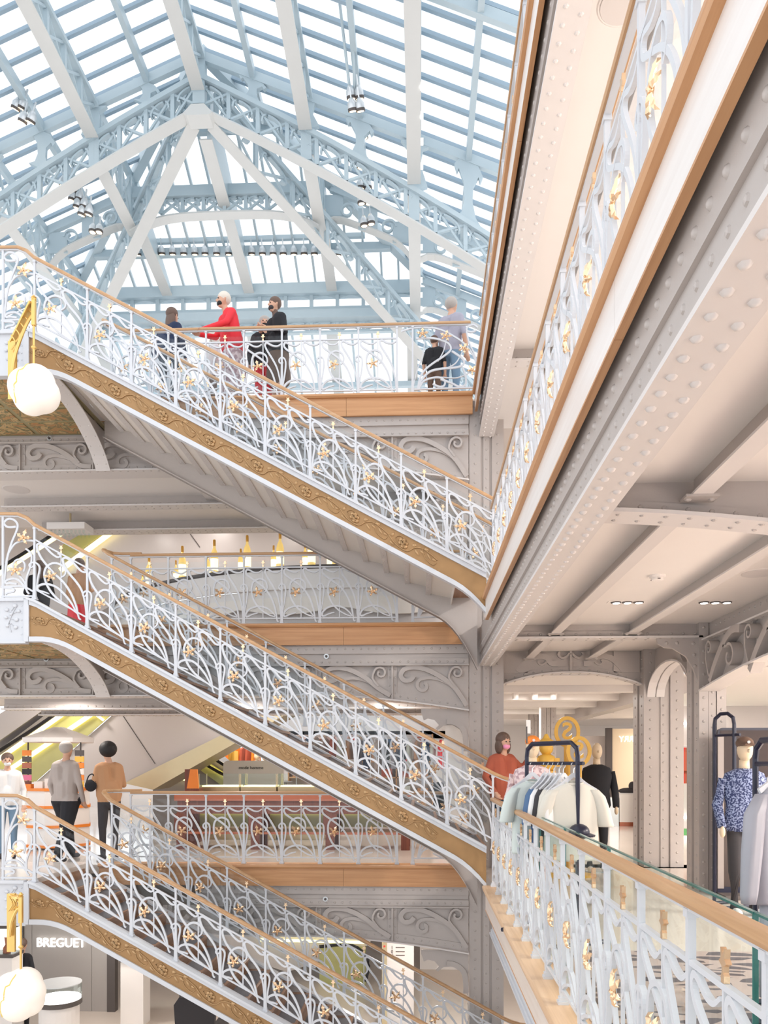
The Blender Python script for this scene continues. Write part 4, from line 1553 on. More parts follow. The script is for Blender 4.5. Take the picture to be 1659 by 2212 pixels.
# trusses --------------------------------------------------------------------
def lattice(t, A0, A1, B0, B1, n, thick, side_v, mat='roof_iron_skylit', rings=True):
    """web of a lattice girder between a lower line A and an upper line B: posts, crossed bars, rolled scrolls"""
    A0, A1, B0, B1 = map(Vector, (A0, A1, B0, B1))
    up = Vector(side_v)
    for i in range(n):
        a, b = A0 + (A1 - A0) * (i / n), A0 + (A1 - A0) * ((i + 1) / n)
        c, d = B0 + (B1 - B0) * (i / n), B0 + (B1 - B0) * ((i + 1) / n)
        MB().beam(a, c, 0.09, thick, up).build('lattice_post', mat, t)
        MB().beam(a, d, 0.05, thick * 0.6, up).build('lattice_bar', mat, t)
        MB().beam(b, c, 0.045, thick * 0.5, up).build('lattice_bar', mat, t)
        if rings:
            m = (a + b + c + d) / 4
            ex = (b - a)
            h = (c - a)
            pts = [m - ex * 0.36 + h * 0.05, m - ex * 0.3 + h * 0.3, m - ex * 0.05 + h * 0.4, m + ex * 0.22 + h * 0.32, m + ex * 0.3 + h * 0.12, m + ex * 0.16 + h * 0.04]
            cc = catmull(pts, 3)
            MB().sweep(cc, [(-thick * 0.5, -0.02), (thick * 0.5, -0.02), (thick * 0.5, 0.02), (-thick * 0.5, 0.02)], up=tuple(ex.cross(h).cross(ex) if False else ex.cross(h).normalized().cross(cc[1] - cc[0]))).build('rolled_scroll', mat, t)


tr = thing('roof_truss', 'main lattice truss crossing the glass roof, peaked at its centre', 'truss', (XC, YA, 0))
for side, dm in ((-1, 5.6), (1, 7.4)):
    n = 12
    ds = [dm * i / n for i in range(n + 1)]
    lo = [(side * d, zlow(d)) for d in ds]
    MB().strip([(x, z + 0.015) for x, z in lo], [(x, z - 0.02) for x, z in lo], -0.16, 0.16).build('lower_flange', 'roof_cream_lit', tr)
    MB().strip([(x, z + 0.12) for x, z in lo], [(x, z + 0.015) for x, z in lo], -0.03, 0.03).build('lower_chord', 'roof_iron_skylit', tr)
    MB().strip([(x, z + 0.8) for x, z in lo], [(x, z + 0.68) for x, z in lo], -0.13, 0.13).build('upper_chord', 'roof_iron_skylit', tr)
    pn = int(dm / 0.62)
    for i in range(pn):
        d0, d1 = dm * i / pn, dm * (i + 1) / pn
        lattice(tr, (side * d0, 0, zlow(d0) + 0.1), (side * d1, 0, zlow(d1) + 0.1), (side * d0, 0, zlow(d0) + 0.7), (side * d1, 0, zlow(d1) + 0.7), 1, 0.1, (0, 1, 0))
    for k in range(1, 6):
        d = k * BW / 2
        if d > dm:
            break
        zt_, zb_ = zglass(d) - 0.3, zlow(d) + 0.78
        h = zt_ - zb_
        if k % 2:
            o = [(-0.3, 0), (-0.16, 0.12 * h), (-0.09, 0.35 * h), (-0.1, 0.6 * h), (-0.22, 0.8 * h), (-0.26, 0.72 * h), (-0.32, 0.84 * h), (-0.2, h), (0.2, h), (0.32, 0.84 * h), (0.26, 0.72 * h), (0.22, 0.8 * h), (0.1, 0.6 * h), (0.09, 0.35 * h), (0.16, 0.12 * h), (0.3, 0)]
            MB().prism([(side * d + a, zb_ + b - 0.5 * side * a * side) for a, b in o], -0.045, 0.045).build('flared_bracket', 'roof_iron_skylit', tr)
        else:
            o = [(-0.12, -0.7), (-0.12, 0.8 * h), (-0.3, h), (0.35, h), (0.38, 0.85 * h), (0.2, 0.8 * h), (0.14, 0.5 * h), (0.3, 0.05), (0.12, 0), (0.12, -0.7)]
            MB().prism([(side * (d + a), zb_ + b) for a, b in o], -0.048, 0.048).build('flared_bracket', 'roof_iron_skylit', tr)
MB().prism([(-0.34, 16.32), (-0.15, 16.52), (0.15, 16.52), (0.34, 16.32), (0.26, 16.27), (-0.26, 16.27)], -0.18, 0.22).build('apex_plate', 'roof_cream_lit', tr)
MB().box(-0.14, 0.14, -0.1, 0.1, 16.6, 17.8).build('king_post', 'roof_iron_skylit', tr)

# girders running the length of the roof
for k, nm in ((-2, 'leftmost'), (-1, 'left'), (0, 'ridge'), (1, 'right'), (2, 'rightmost')):
    d = k * BW
    zf = {0: 16.85, 1: 15.86, 2: 14.55}[abs(k)]
    zt_ = zglass(d) - 0.32
    t = thing('roof_girder', '%s lattice girder running lengthwise under the glass, cream underside' % nm, 'truss', (XC + d, 0, 0))
    y1 = YA - 0.15
    n = 10
    ys = [12.2 + (y1 - 12.2) * i / n for i in range(n + 1)]
    zz = [zf + 0.12 * math.sin(math.pi * (i / n)) for i in range(n + 1)]
    mb = MB()
    for i in range(n):
        mb.hexa([(-0.15, ys[i], zz[i]), (0.15, ys[i], zz[i]), (0.15, ys[i], zz[i] + 0.03), (-0.15, ys[i], zz[i] + 0.03)],
                [(-0.15, ys[i + 1], zz[i + 1]), (0.15, ys[i + 1], zz[i + 1]), (0.15, ys[i + 1], zz[i + 1] + 0.03), (-0.15, ys[i + 1], zz[i + 1] + 0.03)])
    mb.build('lower_flange', 'roof_cream_lit', t)
    MB().box(-0.16, 0.16, 12.2, y1, zt_ - 0.1, zt_).build('upper_chord', 'roof_iron_skylit', t)
    lattice(t, (0.06, 12.2, zf + 0.22), (0.06, y1, zf + 0.16), (0.06, 12.2, zt_ - 0.05), (0.06, y1, zt_ - 0.05), 7, 0.1, (1, 0, 0), rings=False)
    if k:
        ye = YA + abs(d) + (0.2 if abs(k) == 1 else 0.5)
        ze = zf - (0.45 if abs(k) == 1 else 0.0)
        n = 8
        ys = [YA + 0.15 + (ye - YA - 0.15) * i / n for i in range(n + 1)]
        zz = [zf - 0.35 + (ze - zf + 0.35 + 0.0) * (i / n) ** 2 if abs(k) == 1 else zf for i in range(n + 1)]
        mb = MB()
        for i in range(n):
            mb.hexa([(-0.15, ys[i], zz[i]), (0.15, ys[i], zz[i]), (0.15, ys[i], zz[i] + 0.03), (-0.15, ys[i], zz[i] + 0.03)],
                    [(-0.15, ys[i + 1], zz[i + 1]), (0.15, ys[i + 1], zz[i + 1]), (0.15, ys[i + 1], zz[i + 1] + 0.03), (-0.15, ys[i + 1], zz[i + 1] + 0.03)])
        mb.build('lower_flange', 'roof_cream_lit', t)
        lattice(t, (0.06, ys[0], zz[0] + 0.14), (0.06, ye, zz[-1] + 0.14), (0.06, ys[0], zt_ - 0.05), (0.06, ye, zt_ - 0.05), 4 if abs(k) == 1 else 8, 0.1, (1, 0, 0), rings=False)
    if k == 2:
        for i in range(12):
            b = MB().box(0.14, 0.2, 15.2 + i * 0.68, 15.28 + i * 0.68, zf + 0.08, zf + 0.18).build('strip_light', 'led_white', t)

# hip trusses
for side, nm in ((-1, 'left'), (1, 'right')):
    t = thing('hip_truss', 'lattice hip truss slanting from the roof peak down to the %s' % nm, 'truss', (XC, YA, 0))
    n = 10
    tm = 7.2
    s = 0.57
    q = Vector((1, -side, 0)).normalized() * 0.15
    lo, up_ = [], []
    mb = MB()
    P = lambda u: Vector((side * u, u, 16.42 - s * u - 0.006 * u * u))
    for i in range(n):
        a, b = P(0.2 + (tm - 0.2) * i / n), P(0.2 + (tm - 0.2) * (i + 1) / n)
        dz = Vector((0, 0, 0.03))
        mb.hexa([a - q, a + q, a + q + dz, a - q + dz], [b - q, b + q, b + q + dz, b - q + dz])
    mb.build('lower_flange', 'roof_cream_lit', t)
    up0 = Vector((0, 0, 0.9))
    MB().beam(P(0.3) + up0, P(tm) + up0, 0.2, 0.12).build('upper_chord', 'roof_iron_skylit', t)
    lattice(t, P(0.3) + Vector((0, 0, 0.1)), P(tm) + Vector((0, 0, 0.1)), P(0.3) + up0, P(tm) + up0, 9, 0.1, (1, -side, 0))

# hip end: middle arch beam, rafters with cream undersides
t = thing('arch_beam', 'arched lattice beam across the hip end of the glass roof', 'truss', (XC, 20.1, 0))
n = 20
xs = [-2.45 + 4.9 * i / n for i in range(n + 1)]
zz = [15.72 - 0.42 * (abs(2 * i / n - 1)) ** 4 for i in range(n + 1)]
MB().strip([(x, z + 0.02) for x, z in zip(xs, zz)], [(x, z - 0.02) for x, z in zip(xs, zz)], -0.15, 0.15).build('lower_flange', 'roof_cream_lit', t)
MB().box(-2.5, 2.5, -0.12, 0.12, 16.18, 16.45).build('upper_chord', 'roof_iron_skylit', t)
lattice(t, (-2.2, 0, 15.8), (2.2, 0, 15.8), (-2.2, 0, 16.2), (2.2, 0, 16.2), 8, 0.09, (0, 1, 0))
for k, nm in ((-1, 'left'), (0, 'centre'), (1, 'right')):
    d = k * BW
    t = thing('hip_rafter', '%s cream rafter running down the far hip end glazing' % nm, 'truss', (XC + d, 0, 0))
    y0 = YA + 0.5 if k == 0 else YA + abs(d)
    z0, z1 = 16.25 - 0.185 * (y0 - YA - 0.5), 15.42
    MB().beam((0, y0, z0), (0, YW, z1), 0.3, 0.04).build('lower_flange', 'roof_cream_lit', t)
    P = [(0.03, y0, z0), (0.11, y0, z0), (0.11, YW, z1), (0.03, YW, z1)]
    Q = [(0.03, y0, zglass(y0 - YA) - 0.1), (0.11, y0, zglass(y0 - YA) - 0.1), (0.11, YW, zglass(YW - YA) - 0.1), (0.03, YW, zglass(YW - YA) - 0.1)]
    MB().hexa(P, Q).build('web', 'roof_iron_skylit', t)

# ties under the rafters of the side slopes
for side, d0, d1, yy, lab in ((-1, 2.6, 4.75, 20.5, 'left slope'), (1, 2.6, 4.75, 20.5, 'right slope, beside the ridge'), (1, 5.05, 7.2, 20.5, 'right slope, lower bay'), (1, 5.05, 7.2, 22.9, 'right slope, far bay')):
    t = thing('roof_tie', 'arched cream tie with cut out scrolls under the glass, %s' % lab, 'truss', (XC, yy, 0))
    n = 12
    xs = [d0 + (d1 - d0) * i / n for i in range(n + 1)]
    zz = [zglass(x) - 0.95 - 0.25 * abs(2 * i / n - 1) ** 5 for i, x in enumerate(xs)]
    MB().strip([(side * x, z + 0.015) for x, z in zip(xs, zz)], [(side * x, z - 0.02) for x, z in zip(xs, zz)], -0.13, 0.13).build('lower_flange', 'roof_cream_lit', t)
    for x in (xs[1], xs[6], xs[11]):
        MB().box(side * x - 0.25, side * x + 0.25, -0.02, 0.02, zglass(x) - 0.95, zglass(x) - 0.4).build('gusset', 'roof_iron_skylit', t)
    for x in (xs[3], xs[9]):
        mb = MB()
        flatbar(mb, [(side * a, b) for a, b in scroll_pts(x, zglass(x) - 0.68, 0.2, 1.2, 0, 1, 14, 0.4)], 0.05, 0.08, 2)
        mb.build('rolled_scroll', 'roof_iron_skylit', t)

# clerestory at the far end of the roof
wl = link('wall_back', None, None, (XC, YW, 0), kind='structure')
x0, x1 = -5.1, 4.9
MB().box(x0, x1, -0.2, 0.15, 15.4, 15.72).build('cornice', 'roof_iron_skylit', wl)
MB().box(x0, x1, -0.1, 0.1, 14.92, 15.05).build('transom', 'roof_iron_skylit', wl)
MB().box(x0, x1, -0.3, 0.1, 14.62, 14.86).build('ledge', 'roof_iron_skylit', wl)
MB().box(x0, x1, -0.06, 0.06, 14.3, 14.36).build('transom', 'roof_iron_skylit', wl)
for i in range(14):
    x = x0 + (x1 - x0) * i / 13
    MB().box(x - 0.05, x + 0.05, -0.08, 0.08, 15.0, 15.45).build('mullion', 'roof_iron_skylit', wl)
    if i < 13:
        w = (x1 - x0) / 13
        MB().box(x + 0.05, x + w - 0.05, -0.01, 0.01, 15.05, 15.4).build('pane', 'roof_glass', wl)
        a = [(x + 0.05 + (w - 0.1) * j / 8, 15.3 + 0.09 * math.sin(math.pi * j / 8)) for j in range(9)]
        MB().strip([(p[0], 15.42) for p in a], a, -0.04, 0.0).build('arched_head', 'roof_iron_skylit', wl)
        lattice(wl, (x, 0, 14.36), (x + w, 0, 14.36), (x, 0, 14.64), (x + w, 0, 14.64), 1, 0.06, (0, 1, 0))


# spotlights ------------------------------------------------------------------
def spot_meshes():
    b = MB().lathe([(0.085, 0.0), (0.095, 0.02), (0.095, 0.13), (0.06, 0.18), (0.04, 0.22)], 12).mesh('lamp_head', True)
    b.materials.append(M['lamp_body'])
    r = MB().lathe([(0.098, -0.005), (0.098, 0.045)], 12).mesh('dark_rim')
    r.materials.append(M['dark_line'])
    f = MB().lathe([(0.075, -0.008), (0.075, 0.0)], 10).mesh('lamp_face')
    f.materials.append(M['lamp_face'])
    a = MB().box(-0.015, 0.015, -0.015, 0.015, 0.2, 0.4).mesh('stem')
    a.materials.append(M['lamp_body'])
    return b, r, f, a


SPOT = spot_meshes()
ORD = ['first', 'second', 'third', 'fourth', 'fifth', 'sixth', 'seventh', 'eighth', 'ninth', 'tenth', 'eleventh', 'twelfth', 'thirteenth', 'fourteenth', 'fifteenth', 'sixteenth']


def spotlight(px, py, Y, label, grp, tilt=(0.0, 0.0)):
    p = at(px, py, Y=Y)
    t = link('spotlight', None, None, p, (tilt[0], tilt[1], 0), label=label, cat='spotlight', group=grp)
    for nm, me in zip(('lamp_head', 'dark_rim', 'lamp_face', 'stem'), SPOT):
        link(nm, me, t)
    return t


for i, px in enumerate([298, 350, 373, 397, 421, 443, 468, 494, 544, 567, 590, 612, 635, 657, 679, 730]):
    spotlight(px, 552 if px < 320 or px > 700 else 550, 21.9, 'silver spotlight, %s from the left in the row under the far glass slope' % ORD[i], 'spotlight row under the far glass', (0.35, 0))
MB().box(XC - 3.4, XC + 3.5, 21.85, 21.95, at(500, 522, Y=21.9).z, at(500, 522, Y=21.9).z + 0.12).build('lighting_track', 'roof_iron_skylit', label='horizontal track carrying the row of spotlights under the far glass', cat='track')
for i, (px, py) in enumerate(((33, 236), (48, 236), (48, 264), (66, 264))):
    spotlight(px, py, 17.0, 'silver spotlight at the far left under the glass, %s of the four' % ('upper left', 'upper right', 'lower left', 'lower right')[i], 'far left spotlight cluster', (0.3, 0.5))
for i, (px, py) in enumerate(((136, 402), (151, 402), (145, 417), (161, 418), (156, 433), (171, 433), (166, 449), (181, 449), (176, 465), (191, 464))):
    spotlight(px, py, 18.4, 'silver spotlight below the left truss arm, %s row down, %s of its pair' % (ORD[i // 2], ('left', 'right')[i % 2]), 'left spotlight column', (0.25, 0.3))
for i, (px, py) in enumerate(((200, 502), (214, 502))):
    spotlight(px, py, 19.5, 'silver spotlight, %s one of the pair above the upper handrail' % ('left', 'right')[i], 'pair of spotlights on the left', (0, 0.1))
for i, (px, py) in enumerate(((759, 213), (777, 213), (762, 240), (779, 240))):
    spotlight(px, py, 16.6, 'lit silver spotlight right of the roof peak, %s of the four' % ('upper left', 'upper right', 'lower left', 'lower right')[i], 'right spotlight cluster', (0.5, -0.15))
for i, (px, py) in enumerate(((787, 298), (779, 362), (793, 362), (779, 408), (795, 408), (779, 424), (796, 424), (781, 440), (797, 440), (787, 488), (802, 484))):
    spotlight(px, py, 19.2, 'silver spotlight below the right truss arm, %s counting from the top' % ORD[i], 'right spotlight column', (0.2, -0.1))
for pa, pb, Y, lab in (((770, 0), (766, 205), 16.6, 'thin rod from the glass to the right spotlight cluster'), ((745, 0), (757, 205), 16.6, 'slimmer cable beside the right spotlight rod')):
    a, b = at(*pa, Y=Y), at(*pb, Y=Y)
    MB().tube([(b.x, b.y + 0.05, b.z), (a.x, b.y - 1.2, min(a.z, zglass(a.x - XC) - 0.2) if False else b.z + 0.9)], 0.03 if 'rod' in lab else 0.015, 6).build('hanging_rod', 'roof_iron_skylit', label=lab, cat='rod')
# ---------------------------------------------------------------- the shops beyond the galleries
def pxpoly(pts, Y):
    out = []
    for p in pts:
        q = at(p[0], p[1], Y=Y)
        out.append((q.x, q.z))
    return out


def slab(parent, name, mat, pts, Y, depth):
    """a flat shape at distance Y, given depth away from us"""
    mb = MB().prism(pxpoly(pts, Y), Y, Y + depth)
    return mb.build(name, mat, parent)


# walls of the shops
structure('wall_back', MB().box(-16, 0.9, 28.0, 28.2, F1, F1 + 0.9).box(-16, 0.9, 28.0, 28.2, S2 - 1.3, S2 - 1.0), 'plaster_white')
structure('wall_back', MB().box(-16, 5, 23.8, 24, F2, S3 - 1.0), 'panel_grey')
structure('wall_back', MB().box(-16, 14, 24.0, 24.2, F0, S1 - 1.0), 'panel_grey')
structure('wall_back', MB().box(-5.0, 0.9, 28.0, 28.2, F1, S2 - 0.3), 'plaster')
for i, x in enumerate((-14, -11, -8, -5)):
    MB().box(x - 0.12, x + 0.12, 27.9, 28.0, F1, S2 - 0.3).build('trim_%d' % (i + 1), 'plaster_white', kind='structure')
for i, x in enumerate((-12.5, -9.5, -6.5)):
    w = link('window_%d' % (i + 1), None, None, (x, 28.1, F1 + 0.9), kind='structure')
    MB().box(-1.38, 1.38, -0.01, 0.01, 0, S2 - 2.2 - F1).build('pane', 'roof_glass', w)
    for q in (-0.7, 0, 0.7):
        MB().box(q - 0.03, q + 0.03, -0.05, 0.0, 0, S2 - 2.2 - F1).build('mullion', 'plaster_white', w)
sh = thing('wall_shelving', 'tall pale shelving with folded clothes far behind the middle flight', 'shelving', (-4.2, 25.0, F1))
MB().box(0, 4.6, 0.42, 0.45, 0, 2.5).build('back_panel', 'plaster', sh)
FOLD = {}
for r in range(5):
    MB().box(0, 4.6, 0, 0.42, 0.5 * r + 0.1, 0.5 * r + 0.14).build('shelf', 'oak_rail', sh)
for q in range(5):
    MB().box(1.15 * q - 0.02, 1.15 * q + 0.02, 0, 0.42, 0, 2.5).build('upright', 'oak_rail', sh)
_rn = random.Random(5)
for r in range(1, 5):
    for q in range(8):
        m = ['cloth_rust', 'white_cloth', 'denim', 'cloth_tan', 'cream_cloth', 'cloth_red', 'mint_cloth', 'cloth_greige', 'cloth_pink'][_rn.randrange(9)]
        n_ = {'cloth_rust': 'rust', 'white_cloth': 'white', 'denim': 'denim blue', 'cloth_tan': 'tan', 'cream_cloth': 'cream', 'cloth_red': 'red', 'mint_cloth': 'mint', 'cloth_greige': 'greige', 'cloth_pink': 'pink'}[m]
        hh = 0.12 + 0.14 * _rn.random()
        mb = MB()
        z = 0.0
        while z < hh:
            mb.box(-0.17, 0.17, 0.03, 0.36, z, z + 0.035)
            z += 0.0355
        mb.build('folded_clothes', m, loc=(-4.2 + 0.3 + q * 0.57, 25.0, F1 + 0.5 * r + 0.14), label='%s folded stack, %s from the left, %s shelf of the far pale shelving' % (n_, ORD[q], ('second', 'third', 'fourth', 'top')[r - 1]), cat='clothes', group='folded clothes on the far pale shelving')


def escalator(label, Y, depth, base, led, glass, hand, under=None):
    """an escalator seen from the side: cladding, glass, handrail, light lines; shapes as (x, y) outlines on the plane Y"""
    t = thing('escalator', label, 'escalator', (0, 0, 0))
    for pts, mat in base:
        slab(t, 'side_panel', mat, pts, Y, depth)
    if under:
        slab(t, 'underside', 'brass_satin', under, Y - 0.1, depth)
    for pts in glass:
        slab(t, 'glass_balustrade', 'olive_glass', pts, Y - 0.06, 0.02)
    for a, b, r in led:
        p, q = at(*a, Y=Y - 0.12), at(*b, Y=Y - 0.12)
        MB().beam(p, q, 0.05, r).build('light_strip', 'led_strip', t)
    for pts in hand:
        P = [at(a, b, Y=Y - 0.15) for a, b in pts]
        MB().tube(catmull(P, 4), 0.04, 6).build('handrail', 'black_soft', t)
    return t


escalator('long escalator with yellow light lines rising right behind the postcard kiosk', 17.0, 1.1,
          [([(75, 1692), (285, 1508), (640, 1508), (560, 1560), (268, 1692)], 'panel_grey'), ([(-30, 1560), (55, 1508), (130, 1508), (-30, 1620)], 'panel_grey'),
           ([(-30, 1640), (130, 1520), (165, 1520), (-30, 1655)], 'panel_dark')],
          [((-20, 1652), (165, 1522), 0.09), ((-20, 1690), (235, 1518), 0.09), ((178, 1522), (224, 1556), 0.05)],
          [[(-30, 1690), (-30, 1660), (165, 1522), (270, 1518), (75, 1690)]],
          [[(-30, 1640), (80, 1570), (150, 1520)]],
          [(268, 1692), (640, 1508), (680, 1508), (330, 1706)])
escalator('escalator descending to the right with twin handrails beside the menswear sign', 19.0, 1.0,
          [([(330, 1640), (420, 1590), (430, 1604), (520, 1682), (620, 1690), (620, 1790), (330, 1790)], 'panel_dark')],
          [((345, 1664), (402, 1684), 0.08), ((412, 1632), (500, 1684), 0.06), ((428, 1618), (520, 1674), 0.06)],
          [[(400, 1640), (412, 1622), (505, 1682), (600, 1690), (600, 1698), (480, 1698)]],
          [[(408, 1628), (450, 1655), (500, 1680), (560, 1686)], [(424, 1614), (470, 1644), (520, 1672), (580, 1682)]])
escalator('escalator with teal glass high up behind the left landing of the middle flight', 17.0, 1.0,
          [([(60, 1330), (60, 1260), (250, 1128), (900, 1128), (900, 1260), (330, 1260), (200, 1330)], 'panel_grey')],
          [((-20, 1250), (135, 1150), 0.1), ((130, 1232), (262, 1134), 0.1)],
          [[(130, 1180), (215, 1130), (255, 1130), (135, 1215)]],
          [[(-20, 1240), (60, 1190), (128, 1146)]])
escalator('escalator with glowing green light lines beyond the lowest flight', 18.6, 1.0,
          [([(245, 2240), (400, 2120), (430, 2120), (280, 2240)], 'panel_dark'), ([(440, 1995), (800, 1995), (800, 2040), (620, 2100), (440, 2040)], 'panel_grey')],
          [((300, 2230), (400, 2150), 0.1), ((560, 2010), (790, 2010), 0.06), ((560, 2030), (790, 2036), 0.06)],
          [[(255, 2240), (255, 2180), (395, 2100), (395, 2150)], [(690, 2045), (790, 2045), (790, 2130), (690, 2130)]],
          [[(690, 2045), (760, 2042), (795, 2075), (790, 2120)]])

# seams of the cladding
for a, b, Y, lab in (((256, 1532), (335, 1650), 16.99, 'thin slanting joint in the grey escalator cladding on the lower level'), ((400, 1138), (432, 1182), 16.99, 'thin slanting joint in the grey cladding above the bottles')):
    MB().beam(at(*a, Y=Y), at(*b, Y=Y), 0.012, 0.012).build('panel_joint', 'dark_line', label=lab, cat='joint')

# postcard kiosk ------------------------------------------------------------------
Yk = 14.6
k = thing('kiosk', 'round postcard kiosk with a pale pink canopy on the far lower gallery', 'kiosk', (at(128, 1700, Y=Yk).x, Yk, F1))
zc1, zc2 = zat(1594, Yk), zat(1573, Yk)
MB().lathe([(0.66, zc1 - 0.08), (0.67, zc1), (0.1, zc2 + 0.03)], 8).build('canopy', 'plaster', k)
for sx in (-0.5, 0.5):
    MB().tube([(sx, -0.2, 1.0), (sx, -0.2, zc1 - 0.06)], 0.015, 6).build('pole', 'dark_line', k)
    cols = ['orange', 'dark_line', 'copper_top', 'charcoal_cloth', 'cloth_pink', 'mahogany', 'yellow', 'sign_white']
    for i in range(7):
        z = zc1 - 0.28 - i * 0.115
        MB().box(sx - 0.085, sx + 0.085, -0.26, -0.235, z - 0.052, z + 0.052).build('postcard', cols[(i + (3 if sx > 0 else 0)) % 8] if sx < 0 else ['dark_line', 'yellow', 'orange', 'sign_white', 'orange', 'yellow', 'orange'][i], k)
MB().lathe([(0.58, 0.06), (0.58, 1.1)], 8).build('counter', 'plaster_white', k)
for z in (0.06, 0.42, 0.78, 1.1):
    MB().lathe([(0.6, z - 0.025), (0.6, z + 0.025)], 8).build('trim_band', 'orange', k)
for i, (x, c) in enumerate(((-0.42, 'orange'), (-0.2, 'sign_white'), (0.0, 'sign_white'), (0.22, 'plaster'), (0.4, 'sign_white'))):
    MB().box(x - 0.08, x + 0.08, -0.42, -0.2, 1.125, 1.2 + 0.05 * (i % 3)).build('card_box', c, k)

# furniture and signs on the lower far gallery
Yt = 14.3
zt1, zt0 = zat(1716, Yt), zat(1745, Yt)
xa, xb = at(376, 1720, Y=Yt).x, at(890, 1720, Y=Yt).x
t = thing('display_table', 'long mahogany display table with a copper coloured top behind the lower railing', 'table', (xa, Yt, F1))
w = xb - xa
MB().box(0, w, 0, 0.9, zt0 + 0.12, zt1).build('top', 'copper_top', t)
MB().box(0.05, w - 0.05, 0.04, 0.86, zt0 - 0.12, zt0 + 0.12).build('apron', 'mahogany', t)
for i in range(4):
    x = 0.12 + (w - 0.24) * i / 3
    for yy in (0.06, 0.8):
        MB().box(x - 0.08, x + 0.08, yy - 0.05, yy + 0.05, 0, zt0 - 0.1).build('leg', 'mahogany', t)
        MB().box(x - 0.12, x + 0.12, yy - 0.055, yy + 0.055, zt0 - 0.42, zt0 - 0.12).build('bracket', 'mahogany', t)
MB().box(0.05, w - 0.05, 0.05, 0.85, 0.28, 0.32).build('shelf', 'copper_top', t)
for i in range(3):
    x0_ = 0.22 + (w - 0.24) * i / 3
    x1_ = x0_ + (w - 0.24) / 3 - 0.2
    MB().box(x0_, x1_, 0.84, 0.86, 0.36, zt0 - 0.12).build('back_panel', 'olive_glass', t)
    for z in (0.62, 0.82):
        MB().box(x0_, x1_, 0.8, 0.83, z, z + 0.035).build('light_strip', 'led_strip', t)
p = at(415, 1700, Y=15.6)
s = thing('display_stand', 'orange wedge shaped display stand behind the lower railing', 'display stand', (p.x, 15.6, F1))
zz0, zz1 = zat(1704, 15.6), zat(1662, 15.6)
MB().prism([(-0.11, zz0), (0.13, zz0), (0.1, zz1), (-0.04, zz1)], 0, 0.05).build('face', 'orange', s)
MB().prism([(-0.15, zz1), (-0.04, zz1), (-0.11, zz0), (-0.15, zz0)], 0.0, 0.12).build('side', 'mahogany', s)
MB().box(-0.15, 0.14, 0.0, 0.3, 0, zz0).build('plinth', 'mahogany', s)
Ysn = 18.6
a, b = at(482, 1674, Y=Ysn), at(612, 1643, Y=Ysn)
s = thing('shop_sign', 'cream sign panel reading mode homme beside the escalator', 'sign', ((a.x + b.x) / 2, Ysn, F1))
hw = (b.x - a.x) / 2
o = [(-hw, 0.0), (hw, 0.0)] + [(hw - 0.12 + 0.12 * math.cos(q), b.z - 0.12 + 0.12 * math.sin(q)) for q in (0, 0.4, 0.8, 1.2, 1.57)] + [(-hw + 0.12 + 0.12 * math.cos(q), b.z - 0.12 + 0.12 * math.sin(q)) for q in (1.57, 1.97, 2.37, 2.77, 3.14)]
MB().prism(o, 0, 0.08).build('panel', 'sign_white', s)
me = text_mesh('mode homme', 0.105, 0.004)
me.materials.append(M['ink'])
link('lettering', me, s, (-0.05, -0.006, (a.z + b.z) / 2), (math.pi / 2, 0, 0), fixn=False)
for i, (xa_, xb_, lab) in enumerate(((430, 520, 'left glass vitrine with brass edges behind the lower railing'), (520, 600, 'middle glass vitrine with brass edges behind the lower railing'), (600, 700, 'right glass vitrine with brass edges behind the lower railing'))):
    Y = 16.2
    a, b = at(xa_, 1700, Y=Y), at(xb_, 1672, Y=Y)
    v = thing('vitrine', lab, 'display case', (a.x, Y, F1))
    ww = b.x - a.x - 0.03
    MB().box(0, ww, 0, 0.6, 0.0, a.z).build('cabinet', 'brass_satin', v)
    MB().box(0.01, ww - 0.01, 0.01, 0.59, a.z, b.z).build('glass_box', 'case_glass', v)
    for x in (0, ww):
        for y in (0, 0.6):
            MB().box(x - 0.008, x + 0.008, y - 0.008, y + 0.008, a.z, b.z).build('edge_bar', 'brass_satin', v)
    MB().box(0.05, ww - 0.05, 0.05, 0.55, a.z + 0.005, a.z + 0.03).build('light_strip', 'led_strip', v)

# clothes and cabinets far back on the lower level
CC = ['cloth_rust', 'white_cloth', 'denim', 'cloth_tan', 'cream_cloth', 'cloth_black', 'cloth_red', 'mint_cloth', 'cloth_navy', 'cloth_greige', 'orange', 'cloth_stripe']
CN = dict(zip(CC, ['rust', 'white', 'denim blue', 'tan', 'cream', 'black', 'red', 'mint', 'navy', 'greige', 'orange', 'striped']))
CN['cloth_brown'] = 'brown'
COATM = {}


def coat_mesh(mat):
    if mat not in COATM:
        o = [(-0.02, 0.0), (0.02, 0.0), (0.05, -0.03), (0.19, -0.1), (0.24, -0.55), (0.17, -0.58), (0.15, -0.3), (0.17, -0.85), (-0.17, -0.85), (-0.15, -0.3), (-0.17, -0.58), (-0.24, -0.55), (-0.19, -0.1), (-0.05, -0.03)]
        mb = MB().prism(o, -0.035, 0.035)
        me = mb.mesh('garment')
        me.materials.append(M[mat])
        COATM[mat] = me
    return COATM[mat]


